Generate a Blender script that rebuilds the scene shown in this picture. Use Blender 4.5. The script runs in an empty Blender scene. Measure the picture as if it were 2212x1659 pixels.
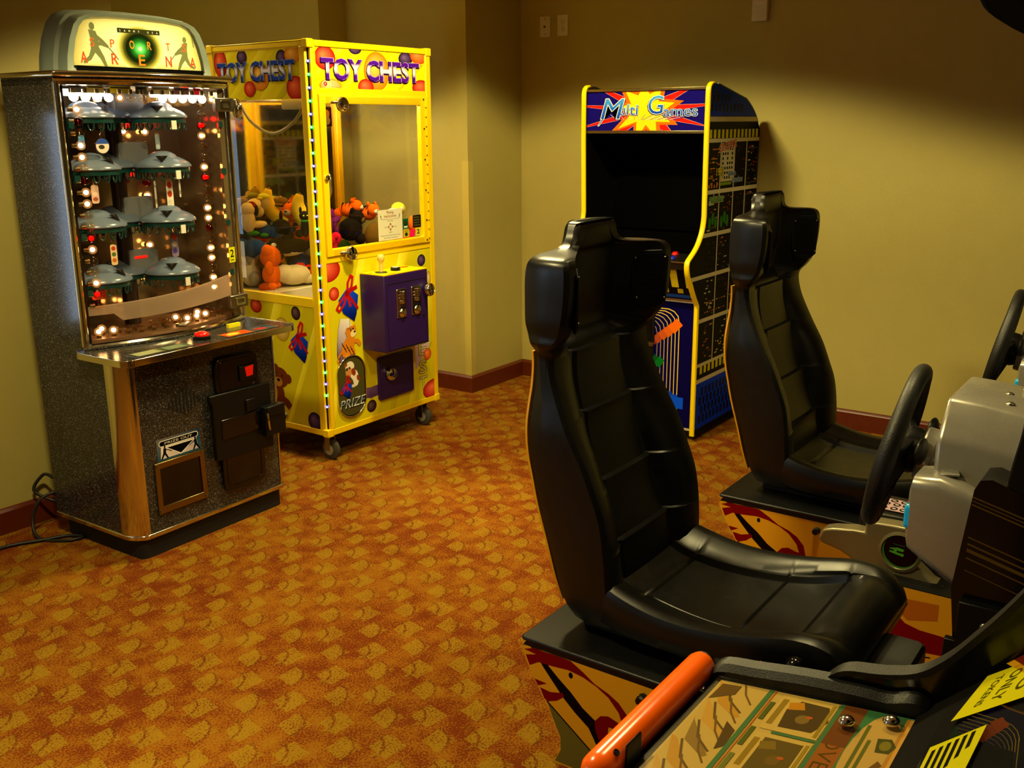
import bpy, bmesh, math, random
from math import sin, cos, pi, radians, sqrt, atan2
from mathutils import Vector, Matrix, Euler
random.seed(7)
SC = bpy.context.scene
COL = SC.collection

# ------------------------------------------------------------------ colours
def lin(h):
    if isinstance(h, (tuple, list)):
        return tuple(h[:3])
    h = h.lstrip('#')
    if len(h) == 3: h = ''.join(c+c for c in h)
    r = []
    for i in (0, 2, 4):
        v = int(h[i:i+2], 16)/255
        r.append(v/12.92 if v <= .04045 else ((v+.055)/1.055)**2.4)
    return tuple(r)
def mix(a, b, t):
    a, b = lin(a), lin(b)
    return tuple(a[i]*(1-t)+b[i]*t for i in range(3))

# ------------------------------------------------------------------ materials
MATS = {}
def nodes_of(name):
    m = bpy.data.materials.new(name); m.use_nodes = True
    nt = m.node_tree; nt.nodes.clear()
    out = nt.nodes.new('ShaderNodeOutputMaterial')
    return m, nt, out
def pmat(name, col, rough=.5, metal=0, var=.08, scale=40, bump=0, bscale=None, emis=None, es=0, coat=0, spec=.5):
    """Principled surface with a little procedural noise in colour, gloss and relief."""
    if name in MATS: return MATS[name]
    m, nt, out = nodes_of(name)
    b = nt.nodes.new('ShaderNodeBsdfPrincipled'); nt.links.new(b.outputs[0], out.inputs[0])
    c = lin(col)
    tc = nt.nodes.new('ShaderNodeTexCoord')
    nz = nt.nodes.new('ShaderNodeTexNoise'); nz.inputs['Scale'].default_value = scale; nz.inputs['Detail'].default_value = 3
    nt.links.new(tc.outputs['Object'], nz.inputs['Vector'])
    mx = nt.nodes.new('ShaderNodeMix'); mx.data_type = 'RGBA'
    mx.inputs[6].default_value = (*[x*(1-var) for x in c], 1); mx.inputs[7].default_value = (*[min(1, x*(1+var)) for x in c], 1)
    nt.links.new(nz.outputs[0], mx.inputs[0]); nt.links.new(mx.outputs[2], b.inputs['Base Color'])
    mr = nt.nodes.new('ShaderNodeMapRange'); mr.inputs[3].default_value = max(0, rough-.06); mr.inputs[4].default_value = min(1, rough+.06)
    nt.links.new(nz.outputs[0], mr.inputs[0]); nt.links.new(mr.outputs[0], b.inputs['Roughness'])
    b.inputs['Metallic'].default_value = metal
    b.inputs['Specular IOR Level'].default_value = spec
    b.inputs['Coat Weight'].default_value = coat
    if bump:
        n2 = nt.nodes.new('ShaderNodeTexNoise'); n2.inputs['Scale'].default_value = bscale or scale*6; n2.inputs['Detail'].default_value = 2
        nt.links.new(tc.outputs['Object'], n2.inputs['Vector'])
        bp = nt.nodes.new('ShaderNodeBump'); bp.inputs['Strength'].default_value = bump; bp.inputs['Distance'].default_value = .002
        nt.links.new(n2.outputs[0], bp.inputs['Height']); nt.links.new(bp.outputs[0], b.inputs['Normal'])
    if emis:
        b.inputs['Emission Color'].default_value = (*lin(emis), 1); b.inputs['Emission Strength'].default_value = es
    MATS[name] = m
    return m
def print_mat(name, rough=.35, es=0, coat=0):
    """Printed artwork: the ink colours come from the mesh colour attribute."""
    if name in MATS: return MATS[name]
    m, nt, out = nodes_of(name)
    b = nt.nodes.new('ShaderNodeBsdfPrincipled'); nt.links.new(b.outputs[0], out.inputs[0])
    a = nt.nodes.new('ShaderNodeAttribute'); a.attribute_name = 'Col'
    nt.links.new(a.outputs['Color'], b.inputs['Base Color'])
    b.inputs['Roughness'].default_value = rough; b.inputs['Coat Weight'].default_value = coat; b.inputs['Specular IOR Level'].default_value = .03
    if es:
        nt.links.new(a.outputs['Color'], b.inputs['Emission Color']); b.inputs['Emission Strength'].default_value = es
    MATS[name] = m
    return m
def glass_mat(name, tint='#ffffff', rough=0.0, ior=1.45, haze=0, hazecol='#c8c0b0'):
    if name in MATS: return MATS[name]
    m, nt, out = nodes_of(name)
    t = nt.nodes.new('ShaderNodeBsdfTransparent'); t.inputs[0].default_value = (*lin(tint), 1)
    g = nt.nodes.new('ShaderNodeBsdfGlossy'); g.inputs['Roughness'].default_value = rough
    f = nt.nodes.new('ShaderNodeFresnel'); f.inputs[0].default_value = ior
    mx = nt.nodes.new('ShaderNodeMixShader')
    ge = nt.nodes.new('ShaderNodeNewGeometry'); iv = nt.nodes.new('ShaderNodeMath'); iv.operation = 'SUBTRACT'; iv.inputs[0].default_value = 1; nt.links.new(ge.outputs['Backfacing'], iv.inputs[1])
    mu = nt.nodes.new('ShaderNodeMath'); mu.operation = 'MULTIPLY'; nt.links.new(f.outputs[0], mu.inputs[0]); nt.links.new(iv.outputs[0], mu.inputs[1])
    nt.links.new(mu.outputs[0], mx.inputs[0]); nt.links.new(g.outputs[0], mx.inputs[2])
    src = t.outputs[0]
    if haze:
        d = nt.nodes.new('ShaderNodeBsdfDiffuse'); d.inputs[0].default_value = (*lin(hazecol), 1)
        tr = nt.nodes.new('ShaderNodeBsdfTranslucent'); tr.inputs[0].default_value = (*lin(hazecol), 1)
        m1 = nt.nodes.new('ShaderNodeMixShader'); m1.inputs[0].default_value = .6
        nt.links.new(d.outputs[0], m1.inputs[1]); nt.links.new(tr.outputs[0], m1.inputs[2])
        nz = nt.nodes.new('ShaderNodeTexNoise'); nz.inputs['Scale'].default_value = 60
        mr = nt.nodes.new('ShaderNodeMapRange'); mr.inputs[3].default_value = haze*.9; mr.inputs[4].default_value = min(1, haze*1.1)
        nt.links.new(nz.outputs[0], mr.inputs[0])
        m2 = nt.nodes.new('ShaderNodeMixShader'); nt.links.new(mr.outputs[0], m2.inputs[0])
        nt.links.new(t.outputs[0], m2.inputs[1]); nt.links.new(m1.outputs[0], m2.inputs[2])
        src = m2.outputs[0]
    nt.links.new(src, mx.inputs[1]); nt.links.new(mx.outputs[0], out.inputs[0])
    MATS[name] = m
    return m
def emit_mat(name, col, s):
    if name in MATS: return MATS[name]
    m, nt, out = nodes_of(name)
    e = nt.nodes.new('ShaderNodeEmission'); e.inputs[0].default_value = (*lin(col), 1); e.inputs[1].default_value = s
    nt.links.new(e.outputs[0], out.inputs[0]); MATS[name] = m
    return m

# ------------------------------------------------------------------ mesh builder
def clip_half(poly, ax, lim, keep_less):
    r = []
    n = len(poly)
    for i in range(n):
        a, b = poly[i], poly[(i+1) % n]
        ia = a[ax] <= lim if keep_less else a[ax] >= lim
        ib = b[ax] <= lim if keep_less else b[ax] >= lim
        if ia: r.append(a)
        if ia != ib:
            t = (lim-a[ax])/(b[ax]-a[ax])
            r.append(tuple(a[k]+(b[k]-a[k])*t for k in range(len(a))))
    return r
class MB:
    def __init__(s):
        s.V, s.F, s.M, s.C = [], [], [], []
    def add(s, verts, faces, mat=0, cols=None):
        o = len(s.V); s.V += [tuple(v) for v in verts]
        for i, f in enumerate(faces):
            s.F.append([o+k for k in f]); s.M.append(mat); s.C.append(cols[i] if cols else None)
        return s
    def box(s, x0, x1, y0, y1, z0, z1, mat=0):
        v = [(x, y, z) for z in (z0, z1) for y in (y0, y1) for x in (x0, x1)]
        return s.add(v, [(0, 2, 3, 1), (4, 5, 7, 6), (0, 1, 5, 4), (2, 6, 7, 3), (0, 4, 6, 2), (1, 3, 7, 5)], mat)
    def prism(s, poly, axis, a0, a1, mat=0):
        """poly in the two other axes (in xyz order) extruded along axis from a0 to a1"""
        def P(u, v, a):
            return {'x': (a, u, v), 'y': (u, a, v), 'z': (u, v, a)}[axis]
        n = len(poly)
        v = [P(u, w, a0) for u, w in poly]+[P(u, w, a1) for u, w in poly]
        f = [tuple(range(n)), tuple(range(2*n-1, n-1, -1))]+[(i, (i+1) % n, n+(i+1) % n, n+i) for i in range(n)]
        return s.add(v, f, mat)
    def ring(s, outer, inner, axis, a0, a1, mat=0):
        def P(u, v, a):
            return {'x': (a, u, v), 'y': (u, a, v), 'z': (u, v, a)}[axis]
        n = len(outer)
        v = [P(*q, a0) for q in outer]+[P(*q, a0) for q in inner]+[P(*q, a1) for q in outer]+[P(*q, a1) for q in inner]
        f = []
        for i in range(n):
            j = (i+1) % n
            f += [(i, j, n+j, n+i), (2*n+i, 3*n+i, 3*n+j, 2*n+j), (i, 2*n+i, 2*n+j, j), (n+i, n+j, 3*n+j, 3*n+i)]
        return s.add(v, f, mat)
    def loft(s, rows, mat=0, closed=True, caps=True):
        n = len(rows[0]); v = [p for r in rows for p in r]; f = []
        for i in range(len(rows)-1):
            for j in range(n if closed else n-1):
                k = (j+1) % n
                f.append((i*n+j, i*n+k, (i+1)*n+k, (i+1)*n+j))
        if caps and closed:
            f += [tuple(range(n-1, -1, -1)), tuple((len(rows)-1)*n+j for j in range(n))]
        return s.add(v, f, mat)
    def cyl(s, p0, p1, r0, r1=None, seg=20, mat=0, caps=True):
        p0, p1 = Vector(p0), Vector(p1); r1 = r0 if r1 is None else r1
        d = (p1-p0).normalized(); a = d.orthogonal().normalized(); b = d.cross(a)
        rows = [[p+(a*cos(2*pi*i/seg)+b*sin(2*pi*i/seg))*r for i in range(seg)] for p, r in ((p0, r0), (p1, r1))]
        return s.loft(rows, mat, caps=caps)
    def lathe(s, prof, c=(0, 0, 0), axis=(0, 0, 1), seg=24, mat=0):
        """prof: (radius, height) pairs around axis through c"""
        d = Vector(axis).normalized(); a = d.orthogonal().normalized(); b = d.cross(a); c = Vector(c)
        rows = [[c+d*h+(a*cos(2*pi*i/seg)+b*sin(2*pi*i/seg))*max(r, 1e-5) for i in range(seg)] for r, h in prof]
        return s.loft(rows, mat)
    def ball(s, c, r, seg=16, rings=10, mat=0, rot=None):
        if not isinstance(r, (tuple, list)): r = (r, r, r)
        c = Vector(c); R = Euler([radians(a) for a in rot]).to_matrix() if rot else None
        rows = []
        for i in range(rings+1):
            t = pi*i/rings; q = max(sin(t), 1e-4)
            row = []
            for j in range(seg):
                p = Vector((r[0]*q*cos(2*pi*j/seg), r[1]*q*sin(2*pi*j/seg), -r[2]*cos(t)))
                row.append(c+(R @ p if R else p))
            rows.append(row)
        return s.loft(rows, mat)
    def tube(s, pts, r, seg=10, mat=0, closed=False):
        pts = [Vector(p) for p in pts]; n = len(pts); rows = []; a = None
        for i in range(n):
            if closed: d = pts[(i+1) % n]-pts[i-1]
            else: d = pts[min(i+1, n-1)]-pts[max(i-1, 0)]
            d.normalize()
            if a is None: a = d.orthogonal().normalized()
            a = (a-d*a.dot(d)).normalized(); b = d.cross(a)
            rr = r[i] if isinstance(r, (list, tuple)) else r
            rows.append([pts[i]+(a*cos(2*pi*k/seg)+b*sin(2*pi*k/seg))*rr for k in range(seg)])
        if closed: rows.append(rows[0])
        return s.loft(rows, mat, caps=not closed)
    def build(s, name, mats, parent=None, loc=None, rot=None, bevel=0, bseg=2, sharp=38, recalc=True, kind=None):
        me = bpy.data.meshes.new(name)
        me.from_pydata(s.V, [], s.F)
        if not isinstance(mats, (list, tuple)): mats = [mats]
        for m in mats: me.materials.append(m)
        for p, k in zip(me.polygons, s.M): p.material_index = k; p.use_smooth = True
        if any(c is not None for c in s.C):
            at = me.color_attributes.new('Col', 'FLOAT_COLOR', 'CORNER')
            i = 0; buf = []
            for f, c in zip(s.F, s.C):
                for k in range(len(f)): buf += [*(c[k] if c else (.5, .5, .5)), 1]
            at.data.foreach_set('color', buf)
        if recalc:
            bm = bmesh.new(); bm.from_mesh(me)
            bmesh.ops.recalc_face_normals(bm, faces=bm.faces[:])
            bm.to_mesh(me); bm.free()
        me.update(); me.set_sharp_from_angle(angle=radians(sharp))
        o = bpy.data.objects.new(name, me); COL.objects.link(o)
        if parent: o.parent = parent
        if loc: o.location = loc
        if rot: o.rotation_euler = rot
        if bevel:
            b = o.modifiers.new('bevel', 'BEVEL'); b.width = bevel; b.segments = bseg; b.limit_method = 'ANGLE'; b.angle_limit = radians(40)
            b.harden_normals = False
        if kind: o['kind'] = kind
        return o

# ------------------------------------------------------------------ printed artwork on a plane
TXT = {}
def text_tris(body, offset=0.0):
    key = (body, offset)
    if key not in TXT:
        c = bpy.data.curves.new('t', 'FONT'); c.body = body; c.size = 1; c.offset = offset; c.resolution_u = 3
        o = bpy.data.objects.new('t', c); me = o.to_mesh()
        TXT[key] = [[tuple(me.vertices[i].co[:2]) for i in p.vertices] for p in me.polygons]
        o.to_mesh_clear(); bpy.data.objects.remove(o); bpy.data.curves.remove(c)
    return TXT[key]
class Art:
    """2-D artwork laid on plane O + u*U + v*V, layers lifted along N by fractions of a millimetre."""
    def __init__(s, mb, O, U, V, N, mat, clip=None, base=.0004, step=.00012):
        s.n = 0
        s.mb, s.O, s.U, s.V, s.N, s.mat, s.clip, s.base, s.step = mb, Vector(O), Vector(U), Vector(V), Vector(N), mat, clip, base, step
    def poly(s, pts, col, L=0, new=True):
        if new: s.n += 1
        if isinstance(col, list): P = [(*p, *lin(c)) for p, c in zip(pts, col)]
        else: c = lin(col); P = [(*p, *c) for p in pts]
        if s.clip:
            x0, x1, y0, y1 = s.clip
            for ax, lm, kl in ((0, x0, False), (0, x1, True), (1, y0, False), (1, y1, True)):
                P = clip_half(P, ax, lm, kl)
                if len(P) < 3: return
        h = s.base+s.step*L+2e-6*s.n*(1 if s.step > 0 else -1)
        v = [s.O+s.U*p[0]+s.V*p[1]+s.N*h for p in P]
        s.mb.add(v, [tuple(range(len(v)))], s.mat, [[p[2:5] for p in P]])
    def rect(s, x0, y0, x1, y1, col, L=0):
        s.poly([(x0, y0), (x1, y0), (x1, y1), (x0, y1)], col, L)
    def disk(s, cx, cy, rx, ry, c0, c1=None, L=0, hx=-.25, hy=.3, seg=28, ring=None):
        """radial ink blend from c0 (off-centre) to c1 (rim)"""
        c1 = c1 or c0; K = 5; s.n += 1
        def pt(k, a):
            t = k/K
            return (cx+rx*(hx*(1-t)+t*cos(a)), cy+ry*(hy*(1-t)+t*sin(a)))
        for k in range(K):
            for i in range(seg):
                a, b = 2*pi*i/seg, 2*pi*(i+1)/seg
                ca, cb = mix(c0, c1, (k/K)**.75), mix(c0, c1, ((k+1)/K)**.75)
                if k == 0: s.poly([pt(0, a), pt(1, a), pt(1, b)], [ca, cb, cb], L, False)
                else: s.poly([pt(k, a), pt(k+1, a), pt(k+1, b), pt(k, b)], [ca, cb, cb, ca], L, False)
    def ell(s, cx, cy, rx, ry, col, L=0, rot=0, seg=20):
        c, d = cos(radians(rot)), sin(radians(rot))
        s.poly([(cx+rx*cos(a)*c-ry*sin(a)*d, cy+rx*cos(a)*d+ry*sin(a)*c) for a in [2*pi*i/seg for i in range(seg)]], col, L)
    def line(s, pts, w, col, L=0, closed=False):
        n = len(pts)
        for i in range(n if closed else n-1):
            (x0, y0), (x1, y1) = pts[i], pts[(i+1) % n]
            d = sqrt((x1-x0)**2+(y1-y0)**2) or 1e-6; nx, ny = -(y1-y0)/d*w/2, (x1-x0)/d*w/2
            ex, ey = (x1-x0)/d*w*.3, (y1-y0)/d*w*.3
            s.poly([(x0+nx-ex, y0+ny-ey), (x0-nx-ex, y0-ny-ey), (x1-nx+ex, y1-ny+ey), (x1+nx+ex, y1+ny+ey)], col, L)
    def text(s, body, x, y, h, col, L=0, w=None, off=0, rot=0, grad=None, align='l', shear=0, warp=None):
        """h = capital height. grad: list of (t, colour) from bottom to top."""
        T = text_tris(body, off)
        if not T: return
        s.n += 1
        xs = [p[0] for t in T for p in t]; x0, x1 = min(xs), max(xs)
        if off: x0 += off; x1 -= off
        sc = h/.70; sx = sc if w is None else w/(x1-x0)
        ox = {'l': 0, 'c': -(x1-x0)*sx/2, 'r': -(x1-x0)*sx}[align]
        c, d = cos(radians(rot)), sin(radians(rot))
        def tr(p):
            a, b = (p[0]-x0)*sx+ox+shear*p[1]*sc, p[1]*sc
            if warp: a, b = warp(a, b)
            return (x+a*c-b*d, y+a*d+b*c)
        for t in T:
            if grad:
                for (t0, c0), (t1, c1) in zip(grad[:-1], grad[1:]):
                    P = [(*p,) for p in t]
                    lo, hi = t0*.70, t1*.70
                    if t0 > 0.001: P = clip_half(P, 1, lo, False)
                    if len(P) < 3: continue
                    if t1 < .999: P = clip_half(P, 1, hi, True)
                    if len(P) < 3: continue
                    s.poly([tr(p) for p in P], [mix(c0, c1, min(1, max(0, (p[1]-lo)/(hi-lo)))) for p in P], L, False)
            else:
                s.poly([tr(p) for p in t], col, L, False)

# ------------------------------------------------------------------ things and structure
def thing(name, label, cat, loc=(0, 0, 0), rotz=0, group=None):
    o = bpy.data.objects.new(name, None); COL.objects.link(o)
    o.empty_display_size = .1
    o.location = loc; o.rotation_euler = (0, 0, rotz); o['label'] = label; o['category'] = cat
    if group: o['group'] = group
    return o
def tag(o, label, cat, group=None):
    o['label'] = label; o['category'] = cat
    if group: o['group'] = group
    return o
def copy_tree(o, parent=None):
    c = o.copy(); COL.objects.link(c)
    if parent: c.parent = parent
    for ch in list(o.children): copy_tree(ch, c)
    return c
def crom(rows, n):
    """Catmull-Rom through rows of equal-length tuples, n steps each"""
    out = []
    for i in range(len(rows)-1):
        p0, p1, p2, p3 = rows[max(i-1, 0)], rows[i], rows[i+1], rows[min(i+2, len(rows)-1)]
        for k in range(n):
            t = k/n
            out.append(tuple(.5*((2*b)+(c-a)*t+(2*a-5*b+4*c-d)*t*t+(3*b-a-3*c+d)*t**3) for a, b, c, d in zip(p0, p1, p2, p3)))
    out.append(tuple(rows[-1]))
    return out
def rrect(x0, x1, y0, y1, r, n=5):
    p = []
    for cx, cy, a0 in ((x1-r, y0+r, -90), (x1-r, y1-r, 0), (x0+r, y1-r, 90), (x0+r, y0+r, 180)):
        for i in range(n+1):
            a = radians(a0+90*i/n); p.append((cx+r*cos(a), cy+r*sin(a)))
    return p
def circ(cx, cy, r, n=24, ry=None):
    return [(cx+r*cos(2*pi*i/n), cy+(ry or r)*sin(2*pi*i/n)) for i in range(n)]

# common materials
CHROME = pmat('chrome', '#d9d4c8', .12, 1, .03)
STEEL = pmat('brushed_steel', '#8f8a7c', .3, 1, .06)
BLACKP = pmat('black_plastic', '#080809', .40, 0, .2, 60, .15, spec=.3)
BLACKG = pmat('black_gloss', '#060607', .15, 0, .2)
BLACKM = pmat('black_matt', '#080808', .7, 0, .2)
YELM = pmat('yellow_enamel', '#f6cf00', .35, 0, .04)
PRINT = print_mat('printed_art', .42)
WHITEP = pmat('white_plastic', '#d8d3c4', .4, 0, .04)
GLASS = glass_mat('clear_glass')
# ================================================================== room shell
WALL = pmat('painted_wall', (.42, .355, .098), .62, 0, .05, 9, .25, 260)
CEIL = pmat('ceiling_paint', (.8, .72, .5), .8, 0, .04)
BASEB = pmat('stained_baseboard', '#5a2008', .35, 0, .18, 25)
XR, XP, YP, YL, HB = 5.1346, 4.5997, 3.579, 3.8095, .104
XJ, XS, YS, YE = 2.56, 4.376, 4.49, 6.9      # end of left wall, recess side wall, recess step, recess end
X0, Y0, ZC = -2.6, -2.6, 2.75

def carpet():
    m, nt, out = nodes_of('patterned_carpet')
    N = nt.nodes; Lk = nt.links.new
    b = N.new('ShaderNodeBsdfPrincipled'); Lk(b.outputs[0], out.inputs[0]); b.inputs['Roughness'].default_value = .95
    b.inputs['Specular IOR Level'].default_value = .1
    tc = N.new('ShaderNodeTexCoord')
    dn = N.new('ShaderNodeTexNoise'); dn.inputs['Scale'].default_value = 90; dn.inputs['Detail'].default_value = 2
    Lk(tc.outputs['Object'], dn.inputs['Vector'])
    sep = N.new('ShaderNodeSeparateXYZ'); Lk(tc.outputs['Object'], sep.inputs[0])
    def M(op, a, c=None, d=None):
        n = N.new('ShaderNodeMath'); n.operation = op
        for i, v in enumerate((a, c, d)):
            if v is None: continue
            if isinstance(v, (int, float)): n.inputs[i].default_value = v
            else: Lk(v, n.inputs[i])
        return n.outputs[0]
    wob = M('MULTIPLY', M('SUBTRACT', dn.outputs[0], .5), .012)
    X = M('ADD', sep.outputs[0], wob); Y = M('SUBTRACT', sep.outputs[1], wob)
    AX, AY = .168, .184
    def cell(ox, oy):
        u = M('MULTIPLY', M('SUBTRACT', M('FRACT', M('DIVIDE', M('SUBTRACT', X, ox), AX)), .5), AX)
        v = M('MULTIPLY', M('SUBTRACT', M('FRACT', M('DIVIDE', M('SUBTRACT', Y, oy), AY)), .5), AY)
        ca, sa = .60, -.80           # pattern axis runs diagonally across the room
        p = M('ADD', M('MULTIPLY', u, ca), M('MULTIPLY', v, sa))
        q = M('SUBTRACT', M('MULTIPLY', v, ca), M('MULTIPLY', u, sa))
        return p, q
    def smooth(x, lo, hi):
        n = N.new('ShaderNodeMapRange'); n.interpolation_type = 'SMOOTHSTEP'; Lk(x, n.inputs[0])
        n.inputs[1].default_value = lo; n.inputs[2].default_value = hi
        return n.outputs[0]
    # motif one: rounded fan, apex at the left, with a dark arc and a small tip
    p, q = cell(2.425-AX/2, 2.063-AY/2)
    pa = M('ADD', p, .033); aq = M('ABSOLUTE', q); r = M('SQRT', M('ADD', M('MULTIPLY', pa, pa), M('MULTIPLY', q, q)))
    inw = M('LESS_THAN', aq, M('MULTIPLY', pa, 1.2))
    fan = M('MULTIPLY', M('LESS_THAN', r, .067), inw)
    arc1 = M('MULTIPLY', M('MULTIPLY', M('GREATER_THAN', r, .068), M('LESS_THAN', r, .075)), inw)
    tip = M('MULTIPLY', M('GREATER_THAN', r, .076), M('LESS_THAN', aq, M('MULTIPLY', M('SUBTRACT', .096, pa), .9)))
    # motif two: diamond cut by an arc
    p, q = cell(2.489-AX/2, 1.985-AY/2)
    pb = M('ADD', p, .022); aq2 = M('ABSOLUTE', q)
    dia = M('LESS_THAN', M('ADD', M('MULTIPLY', M('ABSOLUTE', M('SUBTRACT', pb, .049)), 1.1), aq2), .055)
    pc = M('ADD', pb, .02); r2 = M('SQRT', M('ADD', M('MULTIPLY', pc, pc), M('MULTIPLY', q, q)))
    arc2 = M('MULTIPLY', M('MULTIPLY', M('GREATER_THAN', r2, .056), M('LESS_THAN', r2, .064)), M('MULTIPLY', M('GREATER_THAN', pb, 0), M('LESS_THAN', aq2, .050)))
    mot = M('MAXIMUM', M('MAXIMUM', fan, M('MULTIPLY', tip, .7)), M('MULTIPLY', dia, M('SUBTRACT', 1, arc2)))
    dark = M('MAXIMUM', arc1, arc2)
    # yarn mottling
    n1 = N.new('ShaderNodeTexNoise'); n1.inputs['Scale'].default_value = 170; n1.inputs['Detail'].default_value = 3; n1.inputs['Roughness'].default_value = .65
    n2 = N.new('ShaderNodeTexNoise'); n2.inputs['Scale'].default_value = 13; n2.inputs['Detail'].default_value = 4
    n3 = N.new('ShaderNodeTexNoise'); n3.inputs['Scale'].default_value = 2.3; n3.inputs['Detail'].default_value = 3
    for n in (n1, n2, n3): Lk(tc.outputs['Object'], n.inputs['Vector'])
    def mixc(f, A, B):
        n = N.new('ShaderNodeMix'); n.data_type = 'RGBA'
        if isinstance(f, (int, float)): n.inputs[0].default_value = f
        else: Lk(f, n.inputs[0])
        for i, c in ((6, A), (7, B)):
            if isinstance(c, tuple): n.inputs[i].default_value = (*c, 1)
            else: Lk(c, n.inputs[i])
        return n.outputs[2]
    RED, ORG, OLV, DRK = (.135, .022, .0015), (.245, .082, .0035), (.27, .150, .007), (.085, .028, .003)
    bias = M('ADD', M('MULTIPLY', M('SUBTRACT', n2.outputs[0], .5), .55), M('MULTIPLY', M('SUBTRACT', n3.outputs[0], .5), .35))
    t1 = M('ADD', n1.outputs[0], bias)
    base = mixc(smooth(t1, .41, .56), RED, ORG)
    base = mixc(M('MULTIPLY', smooth(t1, .56, .70), .55), base, OLV)
    speck = M('MULTIPLY', mot, smooth(M('ADD', n1.outputs[0], M('MULTIPLY', bias, .4)), .36, .50))
    base = mixc(M('MULTIPLY', speck, .82), base, OLV)
    base = mixc(M('MULTIPLY', M('MULTIPLY', dark, .75), smooth(n1.outputs[0], .62, .40)), base, DRK)
    n4 = N.new('ShaderNodeTexNoise'); n4.inputs['Scale'].default_value = 420; n4.inputs['Detail'].default_value = 2
    Lk(tc.outputs['Object'], n4.inputs['Vector'])
    base = mixc(M('MULTIPLY', smooth(n4.outputs[0], .58, .7), .4), base, (.09, .03, .003))
    Lk(base, b.inputs['Base Color'])
    bp = N.new('ShaderNodeBump'); bp.inputs['Strength'].default_value = .5; bp.inputs['Distance'].default_value = .004
    Lk(n4.outputs[0], bp.inputs['Height']); Lk(bp.outputs[0], b.inputs['Normal'])
    return m
CARPET = carpet()
MB().box(X0, XR, Y0, YE, -.06, 0).build('floor', CARPET, kind='structure')
MB().box(X0, XR+.12, Y0, YE+.12, ZC, ZC+.08).build('ceiling', CEIL, kind='structure')
MB().box(XR, XR+.12, Y0, YP, 0, ZC).build('wall_right', WALL, kind='structure')
# pillar that boxes out the corner, stepping back again into the recess
MB().prism([(XP, YP), (XR+.12, YP), (XR+.12, YE), (XS, YE), (XS, YS), (XP, YS)], 'z', 0, ZC).build('wall_pillar', WALL, kind='structure')
MB().prism([(X0, YL), (XJ, YL), (XJ, YE), (XJ-.12, YE), (XJ-.12, YL+.12), (X0, YL+.12)], 'z', 0, ZC).build('wall_left', WALL, kind='structure')
MB().box(XJ, XS, YE, YE+.12, 0, ZC).build('wall_back', WALL, kind='structure')
MB().box(X0-.12, X0, Y0, YL+.12, 0, ZC).build('wall_rear', WALL, kind='structure')
MB().box(X0-.12, XR+.12, Y0-.12, Y0, 0, ZC).build('wall_front', WALL, kind='structure')
def bboard(name, pts, closed=False):
    mb = MB()
    prof = [(0, 0), (.016, 0), (.016, HB-.014), (.009, HB-.004), (.004, HB), (0, HB)]
    rows = []
    n = len(pts)
    for i, (x, y, nx, ny) in enumerate(pts):
        rows.append([(x+nx*d, y+ny*d, z) for d, z in prof])
    mb.loft(rows)
    return mb.build(name, BASEB, kind='structure', sharp=30)
bboard('baseboard_right', [(XR, Y0, -1, 0), (XR, YP, -1, -1)])
bboard('baseboard_pillar', [(XR, YP, -1, -1), (XP, YP, -1, -1), (XP, YS, -1, -1), (XS, YS, -1, -1), (XS, YE, -1, 0)])
bboard('baseboard_left', [(X0, YL, 0, -1), (XJ, YL, 1, -1), (XJ, YE, 1, 0)])
# clear plastic guard on the pillar's outer edge
mb = MB()
mb.prism([(XP-.004, YP-.004), (XP+.042, YP-.004), (XP+.042, YP-.0005), (XP-.0005, YP-.0005), (XP-.0005, YP+.042), (XP-.004, YP+.042)], 'z', HB, 1.365)
mb.build('trim_1', pmat('corner_guard', (.50, .41, .10), .4, 0, .03), kind='structure')
# daylight windows out of frame whose light and reflections reach the machines
DAYW = emit_mat('daylight_pane_low', '#ffe3ae', 6)
def window(name, O, U, w, z0, z1, N, split=None, es=9):
    DAY = emit_mat('daylight_pane_'+name, '#c2d8f2', es)
    O, U, N = Vector(O), Vector(U), Vector(N)
    f = MB(); t = .05
    def slab(mb, a, b, za, zb, d0, d1, mat=0):
        v = [O+U*u+N*d+Vector((0, 0, z)) for d in (d0, d1) for z in (za, zb) for u in (a, b)]
        mb.add(v, [(0, 1, 3, 2), (4, 6, 7, 5), (0, 4, 5, 1), (2, 3, 7, 6), (0, 2, 6, 4), (1, 5, 7, 3)], mat)
    slab(f, -t, 0, z0-t, z1+t, 0, .02); slab(f, w, w+t, z0-t, z1+t, 0, .02)
    slab(f, 0, w, z0-t, z0, 0, .02); slab(f, 0, w, z1, z1+t, 0, .02)
    if split: slab(f, 0, w, split-.02, split+.02, 0, .015)
    fo = f.build(name, WHITEP, kind='structure')
    p = MB(); slab(p, 0, w, split or z0, z1, .001, .004)
    p.build('pane', DAY, fo)
    if split:
        p = MB(); slab(p, 0, w, z0, split, .001, .004); p.build('pane', DAYW, fo)
window('window_1', (1.60, YL, 0), (1, 0, 0), .10, .80, 1.62, (0, -1, 0), None, 4)
window('window_3', (-1.7, YL, 0), (1, 0, 0), .8, .95, 1.95, (0, -1, 0), None, 7)
window('window_2', (XJ, 4.56, 0), (0, 1, 0), .17, .72, 1.60, (1, 0, 0), .95, 5)

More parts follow.
